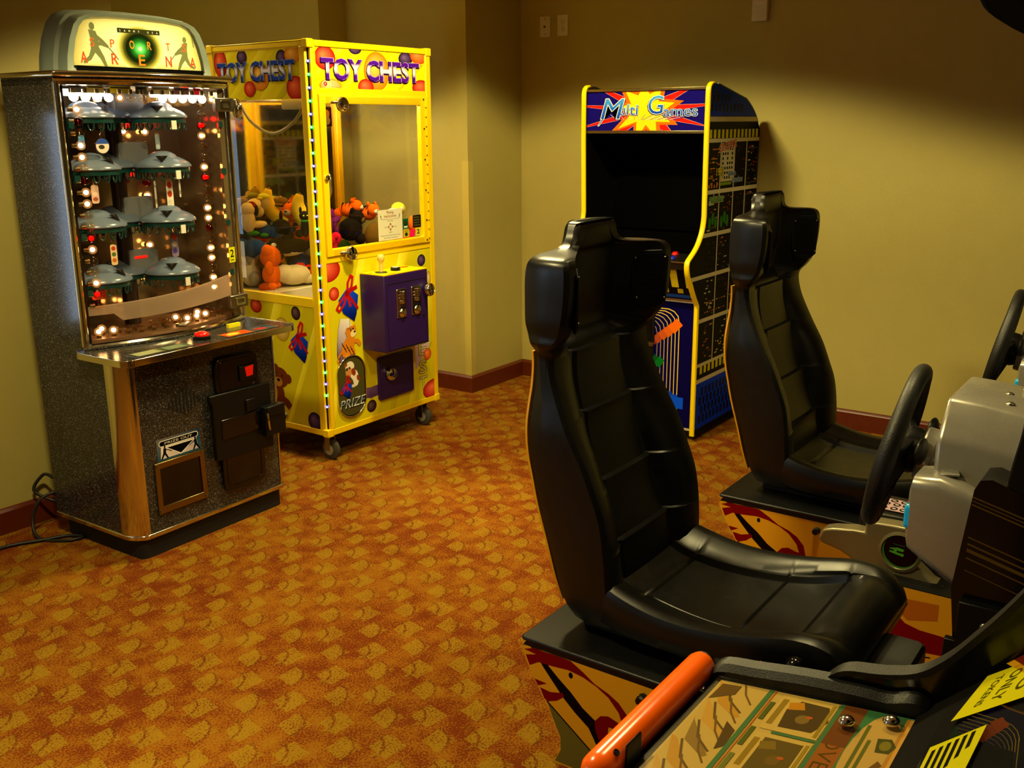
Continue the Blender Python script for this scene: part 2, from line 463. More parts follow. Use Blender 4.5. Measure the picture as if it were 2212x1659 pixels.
# wall plates
def outlet(label, y, z, kindp, group=None):
    t = thing('wall_outlet' if kindp == 'duplex' else 'wall_cable_plate', label, 'outlet' if kindp == 'duplex' else 'wall plate', (XR, y, z), 0, group)
    mb = MB(); mb.prism(rrect(-.036, .036, -.058, .058, .004), 'x', -.006, 0)
    mb.build('cover_plate', WHITEP, t, bevel=.002)
    dk = pmat('socket_dark', '#1a1410', .6)
    if kindp == 'duplex':
        for s in (-1, 1):
            r = MB(); r.prism(circ(0, s*.02, .0165, 20, .0145), 'x', -.0085, -.004)
            so = r.build('socket', WHITEP, t, bevel=.0008)
            h = MB()
            h.box(-.0092, -.008, .0045, .0065, s*.02-.002, s*.02+.006); h.box(-.0092, -.008, -.0065, -.0045, s*.02-.002, s*.02+.005)
            h.prism(circ(0, s*.02-.008, .0022, 8), 'x', -.0092, -.008)
            h.build('slots', dk, so)
        sc = MB(); sc.cyl((-.0075, 0, 0), (-.005, 0, 0), .003, seg=10); sc.build('screw', STEEL, t)
    else:
        j = MB(); j.cyl((-.014, 0, 0), (-.004, 0, 0), .0048, seg=12); j.build('cable_jack', dk, t)
        for s in (-1, 1):
            sc = MB(); sc.cyl((-.0075, 0, s*.042), (-.005, 0, s*.042), .003, seg=10); sc.build('screw', STEEL, t)
    return t
outlet('white duplex outlet low on the right wall beside the far racing seat', 1.754, .469, 'duplex')
outlet('high duplex outlet on the dark upper wall, beside the round-jack cable plate', 3.283, 2.118, 'duplex')
outlet('cable plate with one round jack high on the wall near the corner', 3.405, 2.117, 'jack')
t = thing('wall_sensor', 'pale ribbed box high on the right wall above the multi-game cabinet', 'sensor', (XR, 2.085, 2.068))
mb = MB(); mb.prism(rrect(-.041, .041, 0, .14, .006), 'x', -.028, 0); mb.build('housing', WHITEP, t, bevel=.004)
mb = MB()
for k in range(4): mb.box(-.031, -.027, -.026, .026, .022+k*.016, .029+k*.016)
mb.build('vent_ribs', WHITEP, t, bevel=.001)
# ================================================================== glass-fronted prize machine
def granite():
    m, nt, out = nodes_of('speckled_laminate'); N = nt.nodes; Lk = nt.links.new
    b = N.new('ShaderNodeBsdfPrincipled'); Lk(b.outputs[0], out.inputs[0]); b.inputs['Roughness'].default_value = .17
    tc = N.new('ShaderNodeTexCoord')
    v = N.new('ShaderNodeTexVoronoi'); v.inputs['Scale'].default_value = 470; Lk(tc.outputs['Object'], v.inputs['Vector'])
    bw = N.new('ShaderNodeSeparateColor'); Lk(v.outputs['Color'], bw.inputs[0])
    r = N.new('ShaderNodeValToRGB'); r.color_ramp.interpolation = 'CONSTANT'
    e = r.color_ramp.elements; e[0].color = (.012, .0115, .011, 1); e[1].position = .45; e[1].color = (.045, .042, .037, 1)
    for p, c in ((.72, .010), (.80, .09), (.87, .02), (.965, .30)):
        q = e.new(p); q.color = (c, c*.95, c*.85, 1)
    Lk(bw.outputs[0], r.inputs[0]); Lk(r.outputs[0], b.inputs['Base Color'])
    return m
GRAN = granite()
GREYP = pmat('grey_moulded_plastic', '#76837a', .42, 0, .05)
SAUC = pmat('grey_saucer_plastic', '#5c687c', .24, 0, .03)
TEAL = pmat('teal_plastic', '#07322f', .3, 0, .1)
MIRR = pmat('inner_mirror', '#b9b0a0', .05, 1, .02)
SMOKE = pmat('smoky_mirror', '#8a7858', .07, .72, .04)
GOLD = pmat('brassy_steel', '#8a7a50', .3, 1, .08)
FROST = glass_mat('frosted_acrylic', '#ffffff', .25, 1.3, .62, '#d8bfa4')
SM = thing('prize_machine', 'speckled black prize machine with lit bulbs behind glass and a grey backlit sign on top', 'arcade machine', (1.975, 3.11, 0), radians(.9))
W_, D_ = .742, .52
def fy(x):                       # plan curve of the bowed front glass
    return .205-.085*sin(pi*min(1, max(0, x/W_)))
# plinth and lower body
MB().prism(rrect(.025, .72, .012, D_-.01, .03), 'z', 0, .077).build('plinth', BLACKM, SM)
def qcorner(rx, ry, x0, x1, y0, y1, n=8):
    """plan outline with elliptical front corners"""
    p = []
    for i in range(n+1):
        a = radians(180+90*i/n); p.append((x0+rx+rx*cos(a), y0+ry+ry*sin(a)))
    for i in range(n+1):
        a = radians(270+90*i/n); p.append((x1-rx*.6+rx*.6*cos(a), y0+ry+ry*sin(a)))
    return p+[(x1, y1), (x0, y1)]
MB().prism(qcorner(.06, .085, .002, W_, .004, D_), 'z', .095, .765).build('lower_body', GRAN, SM)
MB().prism(qcorner(.064, .089, -.004, W_+.006, -.004, D_), 'z', .077, .096).build('bottom_rail', CHROME, SM, bevel=.004)
# wrapped chrome corners
for sgn in (0, 1):
    mb = MB(); rows = []
    for i in range(13):
        a = radians(180+90*i/12)
        q = (.06+.0625*cos(a), .004+.085+.0875*sin(a)) if not sgn else (W_-.036-.0385*cos(a), .004+.085+.0875*sin(a))
        rows.append([(q[0], q[1], .096), (q[0], q[1], .764)])
    mb.loft(rows, closed=False)
    mb.build('corner_strip', CHROME, SM, recalc=False)
# speaker slots
mb = MB()
for k in range(9):
    h = [.022, .05, .072, .085, .1, .09, .075, .055, .03][k]
    mb.box(.188+k*.0165, .196+k*.0165, .0025, .006, .565-h/2, .565+h/2)
mb.build('speaker_grille', pmat('slot_black', '#020202', .8), SM)
# PRIZE OUT decal
mb = MB(); A = Art(mb, (0, .004, 0), (1, 0, 0), (0, 0, 1), (0, -1, 0), 0)
A.poly([(.122, .362), (.318, .362), (.318, .446), (.122, .446)], ['#1e4a66', '#27566e', '#223a5c', '#6f6a72'])
A.poly([(.135, .368), (.308, .368), (.300, .416), (.140, .416)], ['#d9c8c8', '#b8a8b8', '#9a96a8', '#e8dcd8'], 1)
A.poly(rrect(.131, .310, .414, .438, .012), '#e6e0d4', 2); A.poly(rrect(.134, .307, .417, .435, .009), '#0a0a0c', 3)
A.text('PRIZE OUT', .220, .4215, .009, '#d8d0c4', 4, w=.125, align='c')
A.poly([(.158, .411), (.296, .411), (.226, .366)], '#e6e0d4', 2); A.poly([(.167, .407), (.286, .407), (.226, .371)], '#08080a', 3)
for sx, x in ((1, .150), (-1, .300)):
    f = lambda pts: [(x+sx*a, .366+b) for a, b in pts]
    A.ell(x+sx*.006, .366+.046, .004, .005, '#101014', 3)
    A.poly(f([(0, .042), (.012, .040), (.010, .022), (.020, .002), (.014, 0), (.004, .016), (-.010, -.002), (-.015, 0), (-.003, .022)]), '#101014', 3)
    A.line(f([(.008, .036), (.024, .030), (.034, .024)]), .003, '#101014', 3)
mb.build('prize_out_decal', PRINT, SM, recalc=False)
# prize door
mb = MB(); mb.ring([(.100, .160), (.328, .160), (.323, .360), (.100, .360)], [(.121, .187), (.306, .187), (.303, .336), (.121, .336)], 'y', -.006, .004)
pd = mb.build('prize_door_frame', GOLD, SM, bevel=.002)
MB().box(.121, .306, .000, .0035, .187, .337).build('door_flap', BLACKG, pd)
for x, z in ((.110, .350), (.314, .350), (.110, .171), (.316, .171)):
    q = MB(); q.cyl((x, -.010, z), (x, -.005, z), .005, seg=10); q.build('screw', STEEL, pd)
# bill acceptor and its security bar
mb = MB(); mb.prism(rrect(.400, .612, .545, .700, .032), 'y', -.016, .004); ba = mb.build('bill_acceptor', BLACKG, SM, bevel=.004)
mb = MB(); mb.ring(rrect(.415, .598, .560, .686, .024), rrect(.423, .590, .568, .678, .018), 'y', -.0185, -.014); mb.build('raised_rim', BLACKG, ba, bevel=.001)
mb = MB(); mb.box(.512, .588, -.026, -.014, .590, .652); mb.build('note_slot', BLACKP, ba, bevel=.004)
mb = MB(); mb.prism([(.536, .645), (.578, .648), (.573, .608), (.542, .606)], 'y', -.0285, -.024); mb.build('red_entry', pmat('red_lit_entry', '#c01008', .3, emis='#ff1808', es=.25), ba)
mb = MB(); mb.prism(rrect(.404, .618, .152, .33, .035), 'y', -.014, .004); lp = mb.build('cash_door', BLACKG, SM, bevel=.004)
mb = MB(); mb.ring(rrect(.420, .602, .168, .345, .026), rrect(.427, .595, .175, .338, .02), 'y', -.0165, -.012); mb.build('raised_rim', BLACKG, lp, bevel=.001)
mb = MB(); mb.prism([(.362, .300), (.655, .286), (.655, .560), (.350, .566), (.352, .545), (.362, .53)], 'y', -.032, -.012); sb = mb.build('security_bar', BLACKP, SM, bevel=.004)
mb = MB(); mb.box(.395, .60, -.036, -.030, .38, .46); mb.build('bar_plate', BLACKG, sb, bevel=.003)
mb = MB(); mb.box(.52, .568, -.040, -.030, .465, .515); mb.build('key_block', BLACKP, sb, bevel=.003)
mb = MB(); mb.box(.595, .70, -.062, -.025, .345, .468); mb.box(.60, .69, -.07, -.025, .43, .470); lk = mb.build('lock_housing', BLACKP, SM, bevel=.004)
mb = MB(); mb.tube([(.60, -.066, .445-.0), (.597, -.074, .42), (.600, -.072, .39), (.61, -.064, .375)], .005); mb.build('shackle', CHROME, lk)
mb = MB(); mb.cyl((.70, -.05, .405), (.712, -.05, .405), .014); mb.build('key_barrel', STEEL, lk)
# control shelf
sh = rrect(-.03, W_+.028, -.082, .22, .035)
MB().prism(sh, 'z', .770, .785).build('control_shelf', GRAN, SM)
sh2 = rrect(-.036, W_+.034, -.088, .222, .04)
mb = MB(); mb.ring(sh2, sh, 'z', .762, .787); mb.build('shelf_edging', CHROME, SM, bevel=.003)
mb = MB(); mb.lathe([(.034, 0), (.034, .012), (.028, .014)], (.372, .01, .785)); bt = mb.build('button_base', BLACKP, SM)
mb = MB(); mb.lathe([(.027, 0), (.028, .006), (.024, .012), (.012, .016), (0, .017)], (.372, .01, .798)); mb.build('push_button', pmat('red_button', '#d81206', .25, emis='#ff2010', es=.15), bt, sharp=60)
for nm, x0, x1, cols in (('instruction_card', .04, .28, ('#6a6f4a', '#4a5a44')), ('picture_card', .44, .70, ('#c8501e', '#39464e'))):
    mb = MB(); mb.box(x0, x1, -.062, .012, .785, .7872, 1)
    A = Art(mb, (x0, -.062, .7872), (1, 0, 0), (0, 1, 0), (0, 0, 1), 0, (0, x1-x0, 0, .074))
    w = x1-x0
    A.rect(.006, .006, w*.5, .068, cols[0]); A.rect(w*.53, .006, w-.006, .068, cols[1])
    if nm == 'picture_card':
        A.poly([(.012, .012), (.10, .010), (.115, .05), (.05, .062)], ['#e88a1a', '#e03a10', '#b01808', '#f0b030'], 1)
        A.ell(.05, .035, .03, .016, '#f2c040', 2); A.ell(w*.70, .03, .03, .018, '#a02818', 1); A.rect(w*.8, .045, w-.01, .066, '#1b2a4c', 1)
    else:
        for k in range(5): A.rect(.014, .014+k*.01, w*.44, .017+k*.01, '#d8d8b0', 1); A.rect(w*.57, .014+k*.01, w*.9, .017+k*.01, '#a8b890', 1)
    mb.build(nm, [PRINT, STEEL], SM, recalc=False)
mb = MB(); mb.box(.565, .625, .085, .10, .785, .80); mb.build('yellow_tag', pmat('tag_yellow', '#e6d810', .4), SM)
# upper cabinet
mb = MB(); mb.box(0, .018, .195, D_, .764, 1.735); mb.build('side_panel', GRAN, SM)
mb = MB(); mb.box(W_-.018, W_, .205, D_, .764, 1.735); mb.build('side_panel', GRAN, SM)
for x0 in (.0185, W_-.0215):
    mb = MB(); mb.box(x0, x0+.003, .215, D_-.02, .80, 1.715); mb.build('inner_lining', SMOKE, SM)
mb = MB(); mb.box(.018, W_-.018, D_-.02, D_, .785, 1.735); mb.build('back_panel', SMOKE, SM)
top = [(0, D_)]+[(x*W_/16, fy(x*W_/16)-.012) for x in range(17)]+[(W_, D_)]
MB().prism(top, 'z', 1.712, 1.738).build('top_panel', GRAN, SM)
MB().prism([(.02, D_-.02)]+[(.02+x*(W_-.04)/16, fy(x*W_/16)+.016) for x in range(17)]+[(W_-.02, D_-.02)], 'z', .785, .815).build('bulb_deck', pmat('copper_deck', '#6a4a30', .4, .3), SM)
led = [(-.012, .215), (-.012, D_)]
led = [(-.014, D_)]+[(-.014+x*(W_+.028)/20, fy(x*W_/20)-.03) for x in range(21)]+[(W_+.014, D_)]
MB().prism(led, 'z', 1.738, 1.757).build('top_ledge', CHROME, SM, bevel=.006)
# bowed glass with chrome surround
mb = MB()
rows = [[(x*W_/24, fy(x*W_/24), z) for z in (.80, 1.72)] for x in range(1, 24)]
mb.loft(rows, closed=False); mb.build('front_glass', GLASS, SM, recalc=False)
def arc(z, off=0, a=0, b=24): return [(x*W_/24, fy(x*W_/24)+off, z) for x in range(a, b+1)]
mb = MB(); mb.tube(arc(.795, -.004), .011, 8); mb.build('glass_rail', CHROME, SM)
mb = MB(); mb.tube(arc(1.722, -.004), .012, 8); mb.build('glass_rail', CHROME, SM)
for x in (.008, W_-.010):
    mb = MB(); mb.tube([(x, fy(x)-.004, .80), (x, fy(x)-.006, 1.2), (x, fy(x)-.004, 1.72)], .013, 12); mb.build('glass_post', CHROME, SM)
    mb = MB(); mb.box(x+(.012 if x < .3 else -.04), x+(.026 if x < .3 else -.012), .20, .215, .80, 1.715); mb.build('dark_jamb', BLACKG if x < .3 else SMOKE, SM)
for z in (1.652, .868):
    mb = MB(); mb.box(W_-.085, W_+.006, fy(W_)-.034, fy(W_)-.012, z-.026, z+.026); br = mb.build('latch_plate', STEEL, SM, bevel=.003)
    mb = MB(); mb.ring(rrect(W_-.06, W_-.012, z-.016, z+.016, .006), rrect(W_-.053, W_-.019, z-.010, z+.010, .004), 'y', fy(W_)-.038, fy(W_)-.032); mb.build('embossed_mark', CHROME, br)
    if z > 1:
        mb = MB(); mb.lathe([(0, 0), (.034, .002), (.040, .01), (.036, .02), (0, .024)], (W_+.018, fy(W_)-.02, z-.014), (1, -.4, 0)); mb.build('disc_lock', CHROME, br, sharp=60)
# backlit sign on the ledge
def signo(dx, dz, z0, xs=1.0):
    base = [(.030, 1.757), (.036, 1.81), (.052, 1.872), (.075, 1.925), (.10, 1.952), (.135, 1.966), (.22, 1.974), (.37, 1.977), (.52, 1.974), (.605, 1.966), (.64, 1.952), (.665, 1.925), (.688, 1.872), (.704, 1.81), (.71, 1.757)]
    return [(.37+(x-.37)*dx, z0+(z-1.757)*dz) for x, z in base]
YS0 = .205
rows = []
for d, s, q in ((.125, .985, .985), (.115, 1.0, 1.0), (.085, 1.0, 1.0), (.075, .985, .985), (.05, .965, .975), (.04, .93, .945), (.012, .915, .93), (0, .90, .915)):
    rows.append([(x, YS0+d, z) for x, z in signo(s, q, 1.757)])
mb = MB(); mb.loft(rows, caps=False)
inner = signo(.80, .80, 1.775)
o2 = [(x, YS0, z) for x, z in signo(.90, .915, 1.757)]
mb.loft([o2, [(x, YS0+.004, z) for x, z in signo(.82, .83, 1.768)], [(x, YS0+.016, z) for x, z in inner]], caps=False)
mb.add([(x, YS0+.125, z) for x, z in signo(.985, .985, 1.757)], [tuple(range(15))])
mb.build('sign_housing', GREYP, SM, bevel=0, sharp=30)
mb = MB(); ys = YS0+.014
A = Art(mb, (0, ys, 0), (1, 0, 0), (0, 0, 1), (0, -1, 0), 0, (.10, .64, 1.772, 1.95))
# cream ground turning to olive towards the rim
cx, cz = .372, 1.85
K = 6
for k in range(K):
    for i in range(15):
        j = (i+1) % 15
        def q(i, k): return (cx+(inner[i][0]-cx)*k/K, cz+(inner[i][1]-cz)*k/K)
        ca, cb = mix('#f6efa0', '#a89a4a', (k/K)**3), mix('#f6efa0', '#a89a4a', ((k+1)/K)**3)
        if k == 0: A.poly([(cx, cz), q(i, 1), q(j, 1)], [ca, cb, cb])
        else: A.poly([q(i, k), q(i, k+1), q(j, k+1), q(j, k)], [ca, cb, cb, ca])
R0 = [(.0, '#d8ffc8'), (.012, '#58c458'), (.03, '#1c6a1c'), (.045, '#0b2406'), (.058, '#0d1604'), (.070, '#4a4a10'), (.084, '#a8a040'), (.10, '#efe795')]
for (ra, a), (rb, b) in zip(R0[:-1], R0[1:]):
    for i in range(32):
        t0, t1 = 2*pi*i/32, 2*pi*(i+1)/32
        pts = [(cx+ra*cos(t0), 1.846+ra*.86*sin(t0)), (cx+rb*cos(t0), 1.846+rb*.86*sin(t0)), (cx+rb*cos(t1), 1.846+rb*.86*sin(t1)), (cx+ra*cos(t1), 1.846+ra*.86*sin(t1))]
        A.poly(pts, [mix(a, a, 0), mix(b, b, 0), mix(b, b, 0), mix(a, a, 0)], 1)
SH = '#66683a'
def fig(x, z, s, f):
    P = lambda pts: [(x+f*a*s, z+b*s) for a, b in pts]
    A.ell(x+f*.005*s, z+.148*s, .012*s, .015*s, SH, 2)
    A.poly(P([(-.012, .135), (.02, .13), (.03, .105), (.028, .07), (.05, .03), (.062, -.01), (.052, -.012), (.03, .024), (.01, .045), (-.012, .016), (-.045, .0), (-.048, .01), (-.02, .032), (-.008, .06), (-.006, .10)]), SH, 2)
    A.poly(P([(.012, .125), (.05, .098), (.075, .075), (.07, .066), (.04, .075), (.018, .072), (.016, .085), (.034, .09), (.01, .105)]), SH, 2)
    A.line(P([(.072, .07), (.098, .044), (.115, .022)]), .005*s, SH, 2)
fig(.178, 1.785, .86, 1); fig(.575, 1.782, .72, -1)
A.line([(.612, 1.865), (.606, 1.905), (.60, 1.925)], .004, SH, 2)
A.rect(.283, 1.898, .462, 1.914, '#2c2e12', 3)
for i, ch in enumerate('SAMMY USA'):
    if ch != ' ': A.text(ch, .294+i*.0195, 1.902, .007, '#e8e8a0', 4, align='c')
for ch, x in zip('SPORTS', (.178, .258, .338, .412, .494, .566)):
    A.text(ch, x, 1.845, .028, '#e0801c' if .3 < x < .45 else '#c05a20', 5, w=.017 if ch != 'O' else .020, align='c', off=.012)
for ch, x in zip('ARENA', (.140, .262, .375, .492, .602)):
    A.text(ch, x, 1.788, .038, '#e0731a' if ch == 'E' else '#b8401c', 5, w=.026, align='c', off=.012)
mb.build('sign_face', print_mat('backlit_print', .3, .55), SM, recalc=False)
MB().prism(rrect(.10, .64, YS0-.002, YS0+.02, .004), 'z', 1.757, 1.778).build('sign_sill', BLACKG, SM)
# --- inside: rotors of saucers
def saucer_mesh():
    r = .106
    mb = MB(); mb.lathe([(0, .0), (r*.96, .0), (r, .004), (r*.99, .010), (r*.90, .020), (r*.74, .030), (r*.60, .037), (r*.50, .041), (r*.47, .047), (r*.34, .056), (r*.18, .061), (0, .063)], seg=36)
    return mb
def ring_mesh():
    r = .098; mb = MB(); mb.lathe([(r, -.016), (r, 0), (r-.006, 0), (r-.006, -.016)], seg=32)
    for k in range(16):
        a = 2*pi*k/16; c, s = cos(a), sin(a); w = .010
        pts = []
        for q in range(9):
            t = pi*q/8
            pts.append(((r-.003)*c-s*w*cos(t), (r-.003)*s+c*w*cos(t), -.020-.022*sin(t)))
        pts = [(pts[0][0], pts[0][1], -.010)]+pts
        mb.tube(pts, .0024, 5)
    return mb
sa0 = rg0 = None
EMB = pmat('emblem_black', '#100c0a', .3)
levels = [(1.60, 8), (1.418, 4), (1.214, 0), (1.012, -6)]
for lv, (z, dz) in enumerate(levels):
    hub = MB(); hub.prism(rrect(.315, .445, z-.010, z+.095, .012), 'y', .328, .352); hub.box(.18, .45, .31, .335, z-.012, z+.004)
    hu = hub.build('rotor_hub', pmat('smoky_grey_plastic', '#6c6e74', .3), SM, bevel=.004)
    if lv == 3:
        q = MB(); q.prism(rrect(.336, .392, z+.060, z+.070, .003), 'y', .3255, .329); q.build('red_lamp', emit_mat('red_lamp_glow', '#ff1c0c', 1.6), hu)
    for k, (x, y) in enumerate(((.447, .250), (.162, .285), (.320, .402))):
        if sa0 is None:
            s_ = saucer_mesh().build('saucer', SAUC, SM, loc=(x, y, z), sharp=50); sa0 = s_
            g_ = ring_mesh().build('hook_ring', TEAL, s_); rg0 = g_
            e_ = MB(); e_.prism([(-.030, .040), (.030, .040), (0, .008)], 'y', -.098, -.060); em0 = e_
            eo = MB()
            eo.add([(-.023, -.066, .0415), (.023, -.066, .0415), (.0, -.096, .018)], [(0, 1, 2)], 0)
            eo.add([(-.008, -.0678, .0418), (.009, -.0678, .0418), (.002, -.079, .0325)], [(0, 1, 2)], 1)
            em0 = eo.build('emblem', [EMB, STEEL], s_, recalc=False); em0.location = (0, -.003, .004)
        else:
            s_ = sa0.copy(); s_.location = (x, y, z); COL.objects.link(s_)
            for ch in (rg0, em0):
                c_ = ch.copy(); c_.parent = s_; COL.objects.link(c_)
        s_.rotation_euler = (0, 0, radians((-38, 22, 140)[k]))
    tg = MB(); tg.box(.420, .441, .138, .141, z-.040, z-.008); tg.build('white_clip', WHITEP, SM)
    for s in (0, 1):                      # small level flags on the jambs
        fl = MB(); x = .034 if not s else W_-.062; fl.box(x+.004, x+.024, .194, .197, z-.034, z-.012); fl.build('level_flag', TEAL, SM)
mb = MB(); mb.cyl((.33, .372, .80), (.33, .372, 1.71), .03); mb.build('rotor_shaft', pmat('shaft_brown', '#2a1c14', .4, .3), SM)
# --- bulbs
def glow_glass():
    if 'glowing_bulb_glass' in MATS: return MATS['glowing_bulb_glass']
    m, nt, out = nodes_of('glowing_bulb_glass'); t = nt.nodes.new('ShaderNodeBsdfTransparent'); t.inputs[0].default_value = (1, .9, .75, 1)
    e = nt.nodes.new('ShaderNodeEmission'); e.inputs[0].default_value = (1, .42, .10, 1); e.inputs[1].default_value = .9
    lw = nt.nodes.new('ShaderNodeLayerWeight'); lw.inputs[0].default_value = .35; mx = nt.nodes.new('ShaderNodeMixShader')
    mr = nt.nodes.new('ShaderNodeMapRange'); mr.inputs[3].default_value = .32; mr.inputs[4].default_value = .12; nt.links.new(lw.outputs['Facing'], mr.inputs[0])
    nt.links.new(mr.outputs[0], mx.inputs[0]); nt.links.new(t.outputs[0], mx.inputs[1]); nt.links.new(e.outputs[0], mx.inputs[2]); nt.links.new(mx.outputs[0], out.inputs[0])
    MATS['glowing_bulb_glass'] = m
    return m
def bulb_mesh(name, state):
    mb = MB(); mb.ball((0, 0, 0), .0165, 14, 9, 0)
    if state in ('lit', 'redlit', 'hot'): mb.ball((0, 0, 0), .0160 if state == 'hot' else .0088, 10, 6, 1)
    else: mb.tube([(-.004, 0, -.004), (-.002, 0, .004), (0, 0, -.002), (.002, 0, .004), (.004, 0, -.004)], .0009, 5, 1)
    mb.cyl((0, .014, 0), (0, .030, 0), .0082, seg=12, mat=2)
    gl = glass_mat('bulb_glass', '#fff4e2', .02) if 'red' not in state else glass_mat('ruby_glass', '#f01008', .02)
    if state == 'lit': gl = glow_glass()
    core = {'lit': emit_mat('filament_glow', '#ffc884', 22), 'redlit': emit_mat('filament_glow_red', '#ff2010', 26), 'hot': emit_mat('white_hot', '#fff0dc', 9)}.get(state, STEEL)
    o = mb.build('bulb', [gl, core, GOLD], SM, sharp=60); me = o.data; bpy.data.objects.remove(o)
    return me
BM = {s: bulb_mesh(s, s) for s in ('lit', 'dim', 'redlit', 'reddim', 'hot')}
def bulb(x, y, z, st, rot=(0, 0, 0)):
    o = bpy.data.objects.new('bulb', BM[st]); COL.objects.link(o); o.parent = SM; o.location = (x, y, z); o.rotation_euler = [radians(a) for a in rot]
code = {'H': 'hot', 'L': 'lit', 'd': 'dim', 'R': 'redlit', 'r': 'reddim'}
for i, c in enumerate('LrdLLdrLLddRLddLRd'):        # left column, top to bottom
    bulb(.078, .200, 1.63-i*.0405, code[c], (0, 0, 70))
for i, c in enumerate('ddRLddLRddLLrdLLdLL'):
    bulb(.650, .262, 1.655-i*.0405, code[c], (0, 0, -70))
for i, c in enumerate('RLdddrdLddLLdLL'):
    bulb(.45-.003*i, .478, 1.60-i*.047, code[c], (0, 0, 0))
for i, c in enumerate('RLdddrLdLdLLd'):
    bulb(.548-.003*i, .478, 1.60-i*.050, code[c], (0, 0, 0))
for i, c in enumerate('HHHHLdddHHHHHL'):             # row under the top panel
    bulb(.075+i*.0455, .205, 1.672, code[c], (90, 0, 0))
for i, c in enumerate('LLdddddLLLdd'):               # two rows standing on the deck
    bulb(.085+i*.051, fy(.085+i*.051)+.055, .838, code[c], (-90, 0, 0))
for i, c in enumerate('LddddLdLd'):
    bulb(.12+i*.06, fy(.12+i*.06)+.10, .84, code[c], (-90, 0, 0))
for x0, x1 in ((.045, .255), (.46, .70)):
    mb = MB(); mb.tube([(x0, .30, 1.690), (x1, .30, 1.690)], .012, 12); mb.build('glow_tube', emit_mat('added_fill_glow', '#fff4e0', 11), SM)  # unseen glowing tubes, added above the bulb row to brighten the top saucers
# frosted deflector band behind the glass
mb = MB(); rows = []
for i in range(1, 24):
    x = i*W_/24; o = fy(x)+.020
    zt = .935+.042*(i/23)**1.6; zb = .872+.02*(i/23) if i > 4 else .905
    rows.append([(x, o, zb), (x, o, zt)])
mb.loft(rows, closed=False)
rows = [[(x, o, z-.0), (x, o+.018, z)] for (x, o, z) in [(r[1][0], r[1][1], r[1][2]) for r in rows]]
mb.loft(rows, closed=False)
mb.build('deflector_band', FROST, SM, recalc=False)
# stickers on the glass
mb = MB(); A = Art(mb, (W_-.076, .172, 1.030), (1, .26, 0), (0, 0, 1), (.2, -1, 0), 0)
A.rect(0, 0, .040, .062, '#c8c40a'); A.text('2', .020, .022, .030, '#15140a', 1, w=.022, align='c', off=.02); A.rect(.009, .008, .031, .012, '#40400a', 1)
mb.build('number_sticker', PRINT, SM, recalc=False)
mb = MB(); A = Art(mb, (.06, .24, 1.688), (1, 0, 0), (0, 0, 1), (0, -1, 0), 0)
for x, w, c in ((.02, .05, '#2c2a22'), (.09, .07, '#5c5020'), (.18, .09, '#8a8414'), (.29, .05, '#4a4428'), (.36, .08, '#6a5a30'), (.46, .07, '#3c2620'), (.55, .035, '#8a1420')):
    A.rect(x, 0, x+w, .032, c)
    A.rect(x+.006, .018, x+w-.006, .022, '#141008', 1)
mb.build('header_cards', PRINT, SM, recalc=False)

# --- prizes hanging from the hooks (each its own thing)
def strip_prize(label, x, y, z, w, h, cols, cat='prize', rz=0):
    t = thing('prize_keychain', label, cat, (1.975+x, 3.11+y, z-h), rz, 'prizes hanging in the machine')
    mb = MB(); mb.prism(rrect(-w/2, w/2, 0, h, min(w, h)*.3), 'y', 0, .003, 1)
    A = Art(mb, (-w/2, 0, 0), (1, 0, 0), (0, 0, 1), (0, -1, 0), 0, (0, w, 0, h), .0006)
    A.poly(rrect(.002, w-.002, .002, h-.002, min(w, h)*.25), cols[0])
    for k, c in enumerate(cols[1:]):
        A.ell(w/2, h*(.25+.27*k), w*.3, h*.10, c, 1)
    mb.build('tag', [PRINT, glass_mat('clear_acrylic', '#f4f0ea')], t, recalc=False)
    mb = MB(); mb.tube([(0, .001, h-.002), (-.004, .001, h+.012), (0, .001, h+.022), (.004, .001, h+.012)], .0013, 6, closed=True); mb.build('ring', CHROME, t)
strip_prize('small blue rectangular tag hanging under the top left saucer', .085, .21, 1.545, .028, .052, ('#3a74b4', '#9ac4e8', '#1c3a70'))
t = thing('prize_keychain', 'round medallion keychain in white and blue, hanging beside the blue tag', 'prize', (1.975+.168, 3.11+.215, 1.475), 0, 'prizes hanging in the machine')
mb = MB(); mb.prism(circ(0, .03, .029, 28), 'y', 0, .004, 1)
A = Art(mb, (0, 0, .03), (1, 0, 0), (0, 0, 1), (0, -1, 0), 0, None, .0006)
A.poly(circ(0, 0, .026, 28), '#d8c4b8'); A.poly([(.026*cos(a), .026*sin(a)) for a in [radians(15+150*i/14) for i in range(15)]], '#2c4a9c', 1); A.ell(-.004, -.004, .012, .008, '#3a3428', 1)
mb.build('medal', [PRINT, CHROME], t, recalc=False)
mb = MB(); mb.tube([(0, .002, .058), (-.006, .002, .068), (0, .002, .078), (.006, .002, .068)], .0015, 6, closed=True); mb.tube([(0, .002, .002), (0, .002, -.014)], .0016, 6); mb.build('ring', CHROME, t)
strip_prize('pinkish printed tag hanging under the second left saucer', .118, .215, 1.372, .034, .070, ('#b89a8a', '#8a4a3a', '#c8b0a0'))
strip_prize('tall pale tag with orange print, hanging under the third left saucer', .165, .212, 1.155, .030, .080, ('#d0b088', '#b0621c', '#4a6a30', '#a83c20'))
strip_prize('long white strip prize left of the red pennant under the second right saucer', .386, .24, 1.372, .012, .105, ('#c8c4b8', '#8a8478'))
strip_prize('red and white pennant prize under the second right saucer', .45, .24, 1.378, .034, .125, ('#d8d0c0', '#c8c0b0', '#b83a1c', '#c03414'))
strip_prize('long white strip prize right of the red pennant', .505, .25, 1.385, .012, .085, ('#c8c4b8', '#8a8478'))
